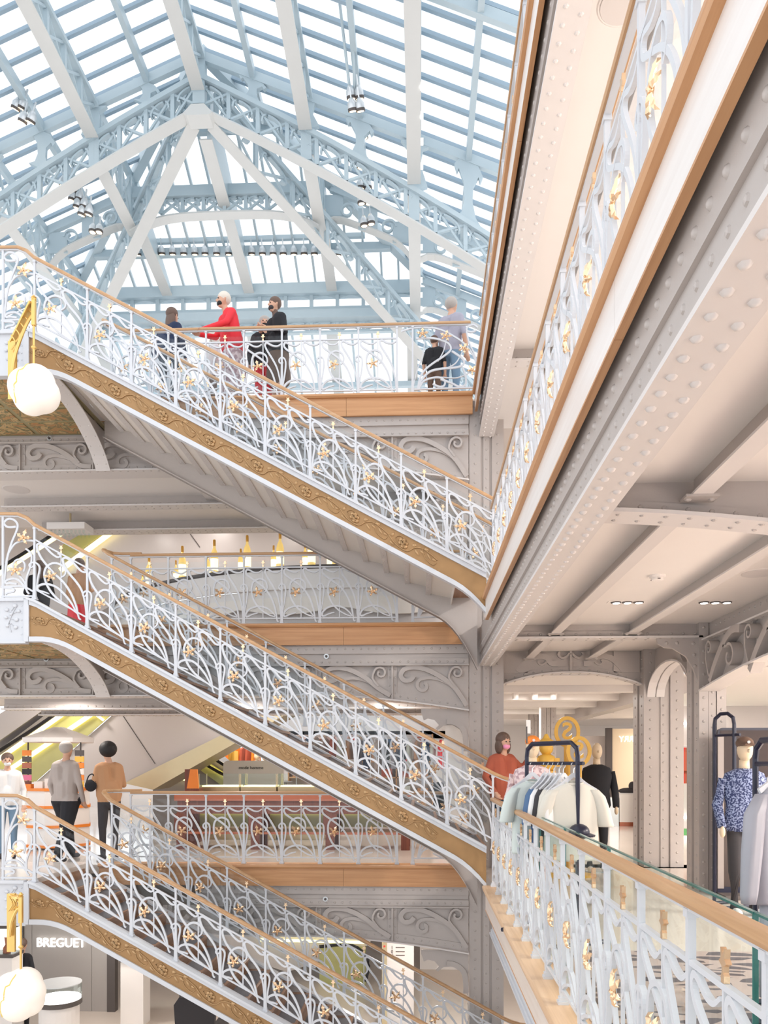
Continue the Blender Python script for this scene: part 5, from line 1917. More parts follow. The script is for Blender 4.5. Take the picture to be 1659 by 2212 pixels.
def clothes_rail(px0, px1, py, Y, n, label, seed, mats=CC):
    rnd = random.Random(seed)
    a, b = at(px0, py, Y=Y), at(px1, py, Y=Y)
    t = thing('clothes_rail', label, 'clothes rail', (a.x, Y, F1))
    ww = b.x - a.x
    MB().tube([(0, 0, a.z), (ww, 0, a.z)], 0.015, 6).build('rail', 'lamp_body', t)
    for x in (0, ww):
        MB().tube([(x, 0, 0), (x, 0, a.z)], 0.015, 6).build('upright', 'lamp_body', t)
    for i in range(n):
        x = a.x + 0.1 + (ww - 0.2) * i / max(1, n - 1)
        m = mats[rnd.randrange(len(mats))]
        link('hanging_garment', coat_mesh(m), None, (x, Y, a.z - 0.03), (0, 0, 1.1 + 0.25 * rnd.random()), label='%s garment, %s from the left on the %s' % (CN.get(m, 'dark'), ORD[i], label), cat='garment', group='garments on the %s' % label)
    return t


clothes_rail(640, 800, 1590, 21.0, 9, 'far clothes rail behind the middle flight', 3)
clothes_rail(810, 960, 1596, 23.0, 9, 'clothes rail near the corner column', 5)
clothes_rail(480, 560, 1610, 24.0, 6, 'warm coloured clothes rail above the menswear sign', 8, ['orange', 'cloth_rust', 'cloth_tan', 'cream_cloth'])
clothes_rail(1462, 1495, 1612, 19.0, 6, 'coat rail seen between the paired columns', 4, ['cloth_red', 'cloth_black', 'cloth_brown', 'cloth_rust', 'cloth_navy'])
for px0, px1, py0, py1, Y, mat, lab in ((452, 492, 1612, 1660, 23.0, 'orange', 'tall orange wardrobe above the menswear sign'), (493, 506, 1622, 1660, 22.6, 'yellow', 'narrow yellow cabinet beside the orange wardrobe'),
                                        (700, 770, 1640, 1700, 19.0, 'panel_grey', 'low grey shop counter behind the middle flight')):
    a, b = at(px0, py1, Y=Y), at(px1, py0, Y=Y)
    c_ = thing('cabinet', lab, 'cabinet', (a.x, Y, F1))
    ww = b.x - a.x
    MB().box(0, ww, 0, 0.5, 0.0, b.z).build('body', mat, c_)
    for q in range(2):
        d_ = MB().box(ww * q / 2 + 0.02, ww * (q + 1) / 2 - 0.02, -0.02, 0, 0.08, b.z - 0.05).build('door', mat, c_)
        MB().box(ww / 2 + (-0.06 if q == 0 else 0.04), ww / 2 + (-0.04 if q == 0 else 0.06), -0.04, -0.02, b.z * 0.5, b.z * 0.5 + 0.15).build('handle', 'brass_satin', d_)
p = at(528, 1600, Y=21.5)
ex = thing('exit_sign', 'small green exit sign on the beam far behind the stairs', 'sign', (p.x, 21.5, zat(1601, 21.5)))
MB().tube([(0, 0.02, 0.05), (0, 0.02, S2 - 1.02 - zat(1601, 21.5))], 0.01, 6).build('stem', 'lamp_body', ex)
MB().box(-0.12, 0.12, 0, 0.05, -0.05, 0.05).build('box', 'grass_green', ex)
for q in (-0.06, 0.05):
    MB().box(q - 0.025, q + 0.025, -0.004, 0, -0.03, 0.03).build('pictogram', 'sign_white', ex)
for i, px in enumerate((555, 572)):
    p = at(px, 1640, Y=23.5)
    t = thing('mannequin', 'pale pink mannequin bust behind the menswear sign, %s of two' % ('left', 'right')[i], 'mannequin', (p.x, 23.5, F1))
    MB().lathe([(0.16, 1.0), (0.2, 1.35), (0.21, 1.5), (0.08, 1.6), (0.06, 1.66)], 14).build('torso', 'cream_cloth', t, smooth=True)
    MB().ball((0, 0, 1.78), (0.09, 0.1, 0.13), 12, 8).build('head', 'mannequin', t, smooth=True)
    MB().lathe([(0.15, 0), (0.15, 0.03), (0.02, 0.04), (0.02, 1.0)], 12).build('stand', 'lamp_body', t)

# the bottle bar on the middle far gallery -------------------------------------------
CX, CY, RB = -1.4, 19.8, 6.0
bar = thing('curved_bar', 'curved white bar counter carrying the tall gold bottles', 'bar counter', (CX, CY, F2))


def arc_band(r0, r1, z0, z1, a0=-2.65, a1=-0.7, n=44, fz=None):
    mb = MB()
    for i in range(n):
        p0, p1 = a0 + (a1 - a0) * i / n, a0 + (a1 - a0) * (i + 1) / n
        za, zb_ = (z0, z0) if fz is None else (fz(p0), fz(p1))
        mb.hexa([(r0 * math.cos(p0), r0 * math.sin(p0), za), (r1 * math.cos(p0), r1 * math.sin(p0), za), (r1 * math.cos(p0), r1 * math.sin(p0), z1), (r0 * math.cos(p0), r0 * math.sin(p0), z1)],
                [(r0 * math.cos(p1), r0 * math.sin(p1), zb_), (r1 * math.cos(p1), r1 * math.sin(p1), zb_), (r1 * math.cos(p1), r1 * math.sin(p1), z1), (r0 * math.cos(p1), r0 * math.sin(p1), z1)])
    return mb


arc_band(RB - 0.5, RB + 0.05, 1.36, 1.4).build('counter_top', 'dark_line', bar)
arc_band(RB - 0.04, RB, 1.0, 1.34).build('upper_band', 'plaster_white', bar)
arc_band(RB - 0.12, RB - 0.08, 0.85, 1.0).build('recessed_band', 'plaster', bar)
arc_band(RB - 0.06, RB - 0.02, 0.55, 0.86, fz=lambda p: 0.72 - 0.17 * abs(math.sin(p * 10)) ** 0.7).build('scalloped_valance', 'soffit', bar)
arc_band(RB - 0.2, RB - 0.16, 0.0, 0.8).build('mirror_back', 'panel_grey', bar)
arc_band(RB - 0.1, RB - 0.02, 0.0, 0.3).build('plinth', 'soffit', bar)


def bottle_meshes(s):
    b = MB().lathe([(0.068 * s, 0), (0.07 * s, 0.03 * s), (0.07 * s, 0.36 * s), (0.055 * s, 0.43 * s), (0.025 * s, 0.5 * s), (0.022 * s, 0.55 * s)], 14).mesh('glass_body', True)
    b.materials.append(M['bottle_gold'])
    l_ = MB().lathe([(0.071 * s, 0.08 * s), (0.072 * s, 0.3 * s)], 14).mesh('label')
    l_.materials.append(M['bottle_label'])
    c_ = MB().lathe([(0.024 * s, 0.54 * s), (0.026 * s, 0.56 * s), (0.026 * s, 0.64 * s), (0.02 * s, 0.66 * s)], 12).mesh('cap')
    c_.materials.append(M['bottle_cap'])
    return b, l_, c_


TALL, SMALL = bottle_meshes(1.0), bottle_meshes(0.72)
names = ['far left', 'second from the left', 'third from the left', 'fourth from the left', 'fifth from the left', 'sixth from the left', 'seventh from the left', 'eighth from the left']
for i, px in enumerate((322, 394, 463, 534, 605, 673, 726, 748)):
    for kind, ms, dx in (('tall', TALL, 0), ('short', SMALL, -14)):
        a = at(px + dx, 1200, D=1.0)
        # where that line of sight meets the counter
        dx_, dy_ = a.x, a.y
        A = dx_ * dx_ + dy_ * dy_
        B = -2 * (dx_ * CX + dy_ * CY)
        C_ = CX * CX + CY * CY - (RB - (0.15 if kind == 'tall' else 0.3)) ** 2
        tt = (-B - math.sqrt(B * B - 4 * A * C_)) / (2 * A)
        o = link('bottle', None, None, (dx_ * tt, dy_ * tt, F2 + 1.4), label='%s gold lit bottle, %s on the curved bar' % (kind, names[i]), cat='bottle', group='gold bottles on the curved bar')
        for nm, me in zip(('glass_body', 'label', 'cap'), ms):
            link(nm, me, o)
p = at(152, 1140, Y=14.2)
ch = thing('crystal_pendant', 'flat rectangular ceiling light with hanging crystals over the middle landing', 'lamp', (p.x, 14.2, zat(1132, 14.2)))
MB().box(-0.35, 0.35, -0.2, 0.2, -0.06, 0.06).build('box', 'plaster', ch)
MB().tube([(0, 0, 0.06), (0, 0, 0.3)], 0.02, 6).build('rod', 'brass_satin', ch)
for i in range(9):
    for j in range(2):
        MB().lathe([(0.005, -0.14), (0.025, -0.1), (0.02, -0.06)], 6, (-0.3 + 0.075 * i, -0.12 + 0.24 * j, 0)).build('crystal', 'case_glass', ch)

# ground floor jewellery shop ------------------------------------------------------
Yb = 16.3
a, b = at(52, 2230, Y=Yb), at(222, 1985, Y=Yb)
w1 = thing('shop_wall', 'pale panelled wall with glowing BREGUET letters below the lowest flight', 'wall panel', (a.x, Yb, F0))
zt_ = S1 - 1.1 - F0
ww = b.x - a.x
for i, (u0, u1) in enumerate(((0, 0.1), (0.1, 0.86), (0.86, 1.06))):
    MB().box(ww * u0 + 0.004, ww * u1 - 0.004, 0, 0.1, 0, zt_ - 0.62 if False else zt_).build('wall_panel', 'shop_panel', w1)
MB().box(ww * 1.06, ww * 1.16, -0.03, 0.14, 0, zt_).build('dark_jamb', 'dark_line', w1)
MB().box(-0.06, 0, -0.03, 0.14, 0, zt_).build('dark_jamb', 'dark_line', w1)
p = at(134, 2036, Y=Yb)
me = text_mesh('BREGUET', 0.272, 0.02)
me.materials.append(M['sign_glow'])
for v in me.vertices:
    v.co.x *= 0.93
link('lettering', me, w1, (p.x - a.x, -0.05, p.z - F0), (math.pi / 2, 0, 0), fixn=False)
a = at(288, 2120, Y=15.4)
pl = thing('shop_pillar', 'beige square pillar with a dark cornice under the lowest flight', 'pillar', (a.x, 15.4, F0))
MB().box(-0.26, 0.2, 0, 0.4, 0, zat(2085, 15.4) - F0).build('shaft', 'plaster', pl)
MB().box(-0.28, 0.22, -0.03, 0.43, zat(2085, 15.4) - F0, zat(2078, 15.4) - F0).build('cornice', 'dark_line', pl)
MB().box(-0.24, 0.18, 0.02, 0.38, zat(2078, 15.4) - F0, zat(2078, 15.4) - F0 + 0.4).build('glass_case', 'case_glass', pl)
a = at(128, 2180, Y=14.5)
cs = thing('round_vitrine', 'oval glass jewellery case with a lit white bed and dark rim', 'display case', (a.x, 14.5, F0))
zz = zat(2164, 14.5) - F0
MB().lathe([(0.36, 0), (0.36, zz - 0.12), (0.4, zz - 0.1)], 24).build('pedestal', 'plaster', cs)
MB().lathe([(0.41, zz - 0.12), (0.41, zz - 0.03)], 24).build('dark_rim', 'dark_line', cs)
MB().lathe([(0.39, zz - 0.03), (0.39, zz)], 24).build('lit_bed', 'led_white', cs)
MB().lathe([(0.4, zz), (0.4, zz + 0.26)], 24).build('glass_hood', 'case_glass', cs)
MB().lathe([(0.405, zz + 0.26), (0.405, zz + 0.275)], 24).build('top_rim', 'lamp_body', cs)
a = at(8, 2040, Y=14.4)
cs = thing('wall_vitrine', 'lit glass box showcase with dark top at the lower left edge', 'display case', (a.x, 14.4, F0))
z0, z1 = zat(2072, 14.4) - F0, zat(2014, 14.4) - F0
MB().box(-0.5, 0.16, 0, 0.4, 0, z0 - 0.06).build('pedestal', 'plaster', cs)
MB().box(-0.52, 0.18, -0.02, 0.42, z0 - 0.06, z0).build('base_rim', 'dark_line', cs)
MB().box(-0.5, 0.16, 0, 0.4, z0 + 0.01, z1).build('glass_box', 'case_glass', cs)
MB().box(-0.48, 0.14, 0.3, 0.38, z0 + 0.02, z1 - 0.02).build('lit_back', 'led_white', cs)
MB().lathe([(0.07, 0), (0.07, 0.1), (0.03, 0.16), (0.05, 0.3)], 12, (-0.02, 0.15, z0)).build('jewel_bust', 'copper_top', cs)
MB().box(-0.54, 0.2, -0.04, 0.44, z1, z1 + 0.12).build('dark_top', 'dark_line', cs)
a = at(430, 2200, Y=13.4)
ck = thing('desk', 'dark wooden desk under the lowest flight', 'desk', (a.x, 13.4, F0))
zz = zat(2150, 13.4) - F0
MB().box(-0.35, 0.4, 0, 0.5, zz - 0.05, zz).build('top', 'mahogany', ck)
for x in (-0.33, 0.36):
    MB().box(x - 0.02, x + 0.04, 0.02, 0.48, 0, zz - 0.05).build('side_panel', 'charcoal_cloth', ck)
a = at(425, 2200, Y=12.9)
cr_ = thing('armchair', 'dark upholstered armchair in front of the desk', 'chair', (a.x, 12.75, F0))
zz = zat(2165, 12.75) - F0
MB().prism([(-0.3, zz - 0.75), (0.3, zz - 0.75), (0.36, zz - 0.1), (0.25, zz), (-0.25, zz + 0.03), (-0.34, zz - 0.1)], 0, 0.1).build('backrest', 'charcoal_cloth', cr_)
MB().box(-0.3, 0.3, 0.05, 0.6, zz - 0.85, zz - 0.7).build('seat', 'charcoal_cloth', cr_)
for x in (-0.33, 0.28):
    MB().box(x, x + 0.06, 0.1, 0.55, zz - 0.72, zz - 0.45).build('armrest', 'charcoal_cloth', cr_)
for x in (-0.25, 0.25):
    for y in (0.1, 0.52):
        MB().tube([(x, y, 0), (x, y, zz - 0.84)], 0.02, 6).build('leg', 'brass_satin', cr_)
Yd = 15.5
a, b = at(836, 2135, Y=Yd), at(894, 2010, Y=Yd)
dr = thing('directory_board', 'tall grey store directory board with floor numbers on a brass frame', 'sign', (a.x, Yd, F0))
ww = b.x - a.x
MB().box(0, ww, 0, 0.06, 0.0, b.z + 0.6 - F0 if False else b.z - F0).build('board', 'panel_grey', dr)
MB().box(-0.1, 0, -0.02, 0.08, 0.0, b.z - F0 + 0.1).build('brass_post', 'brass_satin', dr)
for i, (tx, py) in enumerate((('1', 2047), ('0', 2056), ('-1', 2064))):
    me = text_mesh(tx, 0.09, 0.003)
    me.materials.append(M['ink'])
    link('floor_number', me, dr, (0.1, -0.006, zat(py, Yd) - F0), (math.pi / 2, 0, 0), fixn=False)
    MB().box(0.17, 0.35, -0.004, 0, zat(py, Yd) - F0 - 0.008, zat(py, Yd) - F0 + 0.012).build('text_line', 'dark_line', dr)
MB().lathe([(0.02, -0.03), (0.02, -0.02)], 10, (-0.05, 0, zat(2044, Yd) - F0), 'y').build('red_dot', 'ink_red', dr)
structure('wall_right', MB().box(0.0, 3.0, 20.0, 20.2, F0, S1 - 1.0), 'plaster_white')
# ---------------------------------------------------------------- the fashion floor on the right
def tee_mesh(mat, w=0.5, h=0.68, seed=0.0):
    """a T-shirt hanging on its hanger: soft body with folds"""
    s = w / 0.5
    mb = MB()
    loft(mb, [(0, 0, 0.0, 0.08 * s, 0.035), (0, 0, -0.025, 0.14 * s, 0.045), (0, 0, -0.06, 0.2 * s, 0.05), (0, 0, -0.12, 0.225 * s, 0.058), (0, 0, -0.25, 0.215 * s, 0.06), (0, 0, -0.45, 0.215 * s, 0.065), (0, 0, -h + 0.02, 0.225 * s, 0.07), (0, 0, -h, 0.222 * s, 0.066)], 26, 0.1, seed)
    me = mb.mesh('body', True)
    me.materials.append(M[mat])
    out = [me]
    for sx in (-1, 1):
        mb = MB()
        loft(mb, [(sx * 0.17 * s, 0, -0.06, 0.05, 0.045), (sx * 0.215 * s, 0, -0.12, 0.065, 0.05), (sx * 0.255 * s, -0.005, -0.24, 0.066, 0.05), (sx * 0.28 * s, -0.01, -0.37, 0.07, 0.052), (sx * 0.282 * s, -0.01, -0.385, 0.066, 0.048)], 16, 0.08, seed + sx)
        m2 = mb.mesh('sleeve', True)
        m2.materials.append(M[mat])
        out.append(m2)
    mb = MB()
    ring = [(0.078 * s * math.cos(q), 0.036 * math.sin(q) - 0.004, 0.0 + 0.012 * math.sin(q)) for q in [2 * math.pi * i / 20 for i in range(20)]]
    mb.sweep(ring, [(-0.006, -0.01), (0.006, -0.01), (0.006, 0.01), (-0.006, 0.01)], closed=True)
    m3 = mb.mesh('neckband', True)
    m3.materials.append(M[mat])
    out.append(m3)
    return out


def hanger_meshes():
    a = MB()
    flatbar(a, [(-0.2, -0.07), (-0.1, -0.01), (-0.03, 0.05), (0, 0.07), (0.03, 0.05), (0.1, -0.01), (0.2, -0.07)], 0.035, 0.02, 3)
    a = a.mesh('hanger')
    a.materials.append(M['white_paint'])
    b = MB().tube(catmull([(0, 0, 0.06), (0, 0, 0.12), (0.025, 0, 0.15), (0, 0, 0.18), (-0.025, 0, 0.16)], 4), 0.005, 5, up=(0, 1, 0)).mesh('hook')
    b.materials.append(M['lamp_body'])
    return a, b


HANG = hanger_meshes()


def tube_rack(label, p0, p1, ztop, zbar):
    """a navy tubular clothes rack standing between two floor points"""
    p0, p1 = Vector((p0[0], p0[1], 0)), Vector((p1[0], p1[1], 0))
    t = thing('clothes_rack', label, 'clothes rack', (p0.x, p0.y, F1))
    d = p1 - p0
    u = d.normalized()
    pts = [Vector((0, 0, 0.03)), Vector((0, 0, ztop - 0.12)), Vector((0, 0, ztop - 0.05)) + u * 0.015, Vector((0, 0, ztop)) + u * 0.09, d - u * 0.09 + Vector((0, 0, ztop)), d - u * 0.015 + Vector((0, 0, ztop - 0.05)), d + Vector((0, 0, ztop - 0.12)), d + Vector((0, 0, 0.03))]
    MB().tube(pts, 0.02, 8, up=tuple(u.cross(Vector((0, 0, 1))))).build('frame', 'navy', t)
    MB().tube([Vector((0, 0, zbar)) - u * 0.0, d + Vector((0, 0, zbar)) + u * 0.08], 0.016, 8).build('hanging_bar', 'navy', t)
    q = u.cross(Vector((0, 0, 1))) * 0.28
    for e in (Vector((0, 0, 0)), d):
        MB().tube([e - q + Vector((0, 0, 0.02)), e + q + Vector((0, 0, 0.02))], 0.02, 8).build('foot', 'navy', t)
    return t


r0, r1 = at(1138, 1700, Y=7.6), at(1248, 1700, Y=6.9)
tube_rack('navy tubular rack of T-shirts behind the near balustrade', r0, r1, zat(1606, 7.2), zat(1649, 7.2))
zb = zat(1649, 7.2)
shirts = [('cream_cloth', 0.93, 0.5, 'cream T-shirt at the front right end of the rack'), ('white_cloth', 0.74, 0.44, 'white T-shirt just behind the front cream shirt'), ('cream_cloth', 0.66, 0.44, 'cream T-shirt third from the front of the rack'),
          ('charcoal_cloth', 0.56, 0.44, 'charcoal T-shirt in the middle of the rack'), ('white_cloth', 0.47, 0.44, 'white T-shirt next to the denim shirt'), ('denim', 0.38, 0.44, 'blue denim shirt near the left end of the rack'), ('mint_cloth', 0.12, 0.46, 'pale mint T-shirt at the left end of the rack')]
for i, (mat, u, w, lab) in enumerate(shirts):
    x = r0.x + (r1.x - r0.x) * u
    y = r0.y + (r1.y - r0.y) * u
    s = link('hanging_shirt', None, None, (x, y, zb - 0.17), (0, 0, 0.12 if u > 0.9 else (0.75 if 0.2 < u < 0.9 else 0.2)), label=lab, cat='shirt', group='shirts on the navy rack')
    for nm, me in zip(('body', 'sleeve', 'sleeve', 'neckband'), tee_mesh(mat, w, seed=i * 1.7)):
        link(nm, me, s)
    for nm, me in zip(('hanger', 'hook'), HANG):
        link(nm, me, s)
p = at(1138, 1570, Y=7.6)
sg = thing('rack_sign', 'small white price card on a dark stem above the T-shirt rack', 'sign', (p.x, 7.6, zat(1606, 7.6)))
MB().tube([(0, 0, 0), (0, 0, zat(1570, 7.6) - zat(1606, 7.6))], 0.008, 6).build('stem', 'dark_line', sg)
MB().box(-0.005, 0.035, -0.005, 0.005, zat(1585, 7.6) - zat(1606, 7.6), zat(1556, 7.6) - zat(1606, 7.6)).build('card', 'sign_white', sg)
p = at(1246, 1800, Y=6.9)
cp = thing('cap', 'navy cap hanging on the front post of the T-shirt rack', 'cap', (p.x, 6.82, zat(1803, 6.9)))
MB().ball((0, -0.02, 0.04), (0.09, 0.09, 0.07), 14, 8).build('crown', 'navy', cp, smooth=True)
MB().lathe([(0.1, 0.0), (0.105, 0.015), (0.06, 0.03)], 16, (0.03, -0.03, 0)).build('brim', 'navy', cp)

# second rack at the right edge with a grey jacket
r0, r1 = at(1632, 1800, Y=5.3), at(1700, 1800, Y=4.9)
tube_rack('navy tubular rack at the right edge with a grey jacket', r0, r1, zat(1600, 5.2), zat(1650, 5.2))
zz = zat(1690, 5.1)
p = at(1682, 1700, Y=5.0)
j = link('jacket', None, None, (p.x, 4.95, zz), (0, 0, 0.35), label='shiny grey jacket hanging at the right edge of the picture', cat='jacket')
j.scale = (0.88, 0.88, 0.92)
loft(MB(), [(0, 0, 0.02, 0.07, 0.05), (0, 0, -0.03, 0.15, 0.06), (0, 0, -0.09, 0.21, 0.07), (0, 0, -0.3, 0.22, 0.085), (0, 0, -0.55, 0.22, 0.09), (0, 0, -0.78, 0.235, 0.1), (0, 0, -0.8, 0.22, 0.085)], 28, 0.12, 1.0).build('body', 'grey_cloth', j, smooth=True)
for sx in (-1, 1):
    loft(MB(), [(sx * 0.17, 0, -0.07, 0.05, 0.05), (sx * 0.24, 0, -0.2, 0.07, 0.06), (sx * 0.29, -0.03, -0.45, 0.07, 0.06), (sx * 0.33, -0.05, -0.72, 0.06, 0.05), (sx * 0.335, -0.05, -0.78, 0.05, 0.045)], 18, 0.14, sx).build('sleeve', 'grey_cloth', j, smooth=True)
    loft(MB(), [(sx * 0.08, 0, -0.75, 0.1, 0.07), (sx * 0.085, 0, -1.1, 0.095, 0.065), (sx * 0.09, 0, -1.42, 0.09, 0.06)], 18, 0.1, sx).build('trouser_leg', 'grey_cloth', j, smooth=True)
loft(MB(), [(0, 0.01, -0.04, 0.12, 0.07), (0, 0.0, 0.03, 0.11, 0.08), (0, 0.0, 0.07, 0.09, 0.06), (0, 0.0, 0.075, 0.06, 0.03)], 20, 0.1).build('collar', 'white_cloth', j, smooth=True)
MB().box(-0.006, 0.006, -0.1, -0.082, -0.75, -0.05).build('zip', 'lamp_body', j)
for nm, me in zip(('hanger', 'hook'), HANG):
    link(nm, me, j, (0, 0, 0.02))

# tall navy rack and dark framed mirror beside the front column
r0, r1 = at(1543, 1800, Y=9.0), at(1586, 1800, Y=8.75)
tube_rack('tall empty navy tubular rack against the front column', r0, r1, zat(1545, 9.0), zat(1590, 9.0))
Ym = 9.55
a, b = at(1550, 1950, Y=Ym), at(1720, 1572, Y=Ym)
mr = thing('standing_mirror', 'big dark framed mirror panel standing beside the front column', 'mirror', (a.x, Ym, F1))
ww, hh = b.x - a.x, b.z
o = [(0, 0), (ww, 0), (ww, hh), (0.06, hh), (0.015, hh - 0.02), (0, hh - 0.07)]
MB().prism(o, 0.0, 0.05).build('frame', 'navy', mr)
MB().box(0.03, ww - 0.03, -0.006, 0, 0.12, hh - 0.03).build('mirror_glass', 'mirror_dark', mr)
MB().box(0.0, 0.07, -0.012, 0, 0.1, hh - 0.09).build('wood_stile', 'panel_dark', mr)
MB().box(0.0, ww, -0.25, 0.2, 0.0, 0.05).build('base', 'dark_line', mr)


def mannequin(label, x, y, mats, h=1.85, cap=None, rz=0.0):
    t = thing('mannequin', label, 'mannequin', (x, y, F1), rz)
    k = h / 1.85
    MB().lathe([(0.14 * k, 0.0), (0.14 * k, 0.015)], 16, (0, 0.05, 0)).build('base_plate', 'lamp_body', t)
    for s in (-1, 1):
        MB().tube([(s * 0.1, 0, 0.06 * k), (s * 0.1, 0, 0.45 * k), (s * 0.09, 0, 0.9 * k)], [0.05, 0.06, 0.085], 10).build('leg', mats[1], t, smooth=True)
        MB().ball((s * 0.1, -0.06, 0.05 * k), (0.045, 0.11, 0.045), 10, 6).build('shoe', 'white_cloth', t, smooth=True)
        MB().tube([(s * 0.2, 0, 1.42 * k), (s * 0.27, 0.02, 1.15 * k), (s * 0.26, -0.08, 0.93 * k)], [0.065, 0.055, 0.045], 10).build('sleeve', mats[0], t, smooth=True)
        MB().ball((s * 0.26, -0.1, 0.88 * k), (0.03, 0.035, 0.06), 8, 6).build('hand', 'mannequin', t, smooth=True)
    pr = []
    MB().lathe([(0.15, 0.88 * k), (0.18, 0.95 * k), (0.16, 1.15 * k), (0.2, 1.38 * k), (0.17, 1.48 * k), (0.07, 1.53 * k)], 18).xf(Matrix.Diagonal((1.15, 0.72, 1, 1))).build('jacket', mats[0], t, smooth=True)
    MB().lathe([(0.055, 1.5 * k), (0.05, 1.62 * k)], 12).build('neck', 'mannequin', t, smooth=True)
    MB().ball((0, -0.02, 1.72 * k), (0.075, 0.095, 0.12), 14, 10).build('head', 'mannequin', t, smooth=True)
    MB().ball((0, -0.12, 1.71 * k), (0.014, 0.018, 0.02), 8, 6).build('nose', 'mannequin', t, smooth=True)
    if cap:
        c_ = MB().ball((0, -0.01, 1.79 * k), (0.085, 0.105, 0.07), 14, 8).build('cap', cap, t, smooth=True)
        MB().box(-0.07, 0.07, -0.2, -0.08, 1.765 * k, 1.78 * k).build('peak', cap, c_)
        MB().lathe([(0.016, -0.118), (0.016, -0.108)], 10, (0.0, 0, 1.8 * k), 'y').build('badge', 'white_cloth', c_)
    return t


p = at(1612, 1800, Y=8.3)
mannequin('mannequin in a blue patterned jacket and brown cap before the dark mirror', p.x, 8.35, ('blue_floral', 'charcoal_cloth'), 1.86, 'cloth_brown')
p = at(1276, 1700, Y=12.0)
mannequin('dark coated mannequin half hidden behind the cream T-shirt', p.x, 11.6, ('cloth_black', 'cloth_black'), 1.9)
p = at(1150, 1700, Y=9.0)
mannequin('mannequin in a pink flowered dress with a coral cap by the stair foot', p.x, 9.0, ('pink_floral', 'pink_floral'), 1.9, 'orange')


# gilt S signs and the yellow figure
def ring_sign(px, py, Y, r, label):
    p = at(px, py, Y=Y)
    t = thing('ring_sign', label, 'sign', (p.x, Y, F1))
    rz = p.z - F1
    o_ = [(r * math.cos(q) * 0.8, rz + r * math.sin(q)) for q in [2 * math.pi * i / 32 for i in range(33)]]
    mb = MB()
    flatbar(mb, o_, 0.05, 0.04, 1)
    mb.build('ring', 'yellow', t)
    me = text_mesh('S', r * 1.7, 0.015, mirror=True, bold=True)
    me.materials.append(M['yellow'])
    link('letter', me, t, (0, 0, rz), (math.pi / 2, 0, 0), fixn=False)
    MB().tube([(0, 0, 0), (0, 0, rz - r)], 0.045, 10).build('post', 'yellow', t)
    MB().lathe([(0.2, 0), (0.2, 0.03)], 18).build('base', 'yellow', t)
    return t


ring_sign(1225, 1581, 11.5, 0.2, 'taller yellow ring sign with a letter S')
ring_sign(1250, 1623, 11.2, 0.19, 'shorter yellow ring sign with a letter S')
p = at(1180, 1640, Y=11.2)
st = thing('yellow_statue', 'yellow stacked figure sculpture behind the T-shirt rack', 'sculpture', (p.x, 11.2, F1))
z0 = zat(1665, 11.2)
MB().lathe([(0.2, 0), (0.2, 0.4), (0.13, 0.45), (0.13, z0)], 16).build('pedestal', 'yellow', st)
MB().lathe([(0.1, z0), (0.13, z0 + 0.1), (0.12, z0 + 0.2), (0.05, z0 + 0.24)], 16).build('body', 'yellow', st, smooth=True)
MB().ball((0, 0, z0 + 0.32), (0.1, 0.1, 0.1), 14, 9).build('head', 'yellow', st, smooth=True)
MB().lathe([(0.12, z0 + 0.38), (0.11, z0 + 0.42), (0.05, z0 + 0.46), (0.02, z0 + 0.52)], 16).build('lid', 'yellow', st)
for s in (-1, 1):
    MB().box(s * 0.14 - 0.04, s * 0.14 + 0.04, -0.05, 0.05, z0 + 0.06, z0 + 0.18).build('arm', 'yellow', st)

# far end of the fashion floor
Yw = 25.0
a, b = at(1322, 1750, Y=Yw), at(1376, 1574, Y=Yw)
cw = thing('mirrored_facade', 'cream shop front with mirrored lettering far back on the right', 'wall panel', (a.x, Yw, F1))
MB().box(0, b.x - a.x + 1.2, 0, 0.1, 0, b.z).build('panel', 'cream_wall', cw)
MB().box(-0.18, 0, -0.05, 0.15, 0, b.z + 0.02).build('dark_jamb', 'dark_line', cw)
me = text_mesh('BURBERRY', 0.26, 0.01, mirror=True)
me.materials.append(M['sign_glow'])
p = at(1337, 1597, Y=Yw)
wd = max(v.co.x for v in me.vertices) - min(v.co.x for v in me.vertices)
link('lettering', me, cw, (p.x - a.x + wd / 2, -0.03, p.z), (math.pi / 2, 0, 0), fixn=False)
a, b = at(1250, 1750, Y=25.5), at(1310, 1590, Y=25.5)
MB().box(a.x, b.x, 25.4, 25.5, 0, b.z).build('door_1', 'panel_grey', kind='structure')
a = at(1356, 1748, Y=20.0)
pd = thing('product_plinth', 'low pale plinth with a dark trainer in front of the cream shop front', 'plinth', (a.x, 20.0, F1))
MB().box(-0.2, 0.5, 0, 0.5, 0, 0.1).build('base', 'copper_top', pd)
MB().box(-0.2, 0.5, 0, 0.5, 0.1, zat(1715, 20.0)).build('body', 'plaster', pd)
MB().box(-0.45, -0.22, 0, 0.4, 0, zat(1722, 20.0)).build('mirror_block', 'lamp_body', pd)
tr_ = thing('trainer', 'dark trainer shoe standing on the low pale plinth', 'shoe', (a.x + 0.05, 20.2, zat(1715, 20.0)))
MB().ball((0, 0, 0.08), (0.24, 0.1, 0.08), 12, 7).build('upper', 'charcoal_cloth', tr_, smooth=True)
MB().box(-0.26, 0.2, -0.1, 0.1, 0, 0.03).build('sole', 'white_cloth', tr_)
MB().ball((0.12, 0, 0.2), (0.1, 0.09, 0.12), 10, 7).build('ankle', 'charcoal_cloth', tr_, smooth=True)
for py, lab in ((1563, 'white light line along the ceiling seen between the columns'), (1766, 'white light line along the floor seen between the columns')):
    p = at(1478, py, Y=19.5)
    MB().box(p.x - 1.0, p.x + 1.0, 19.5, 19.6, p.z - 0.03, p.z + 0.03).build('light_line', 'led_white', label=lab, cat='light')
p = at(1478, 1780, Y=18.5)
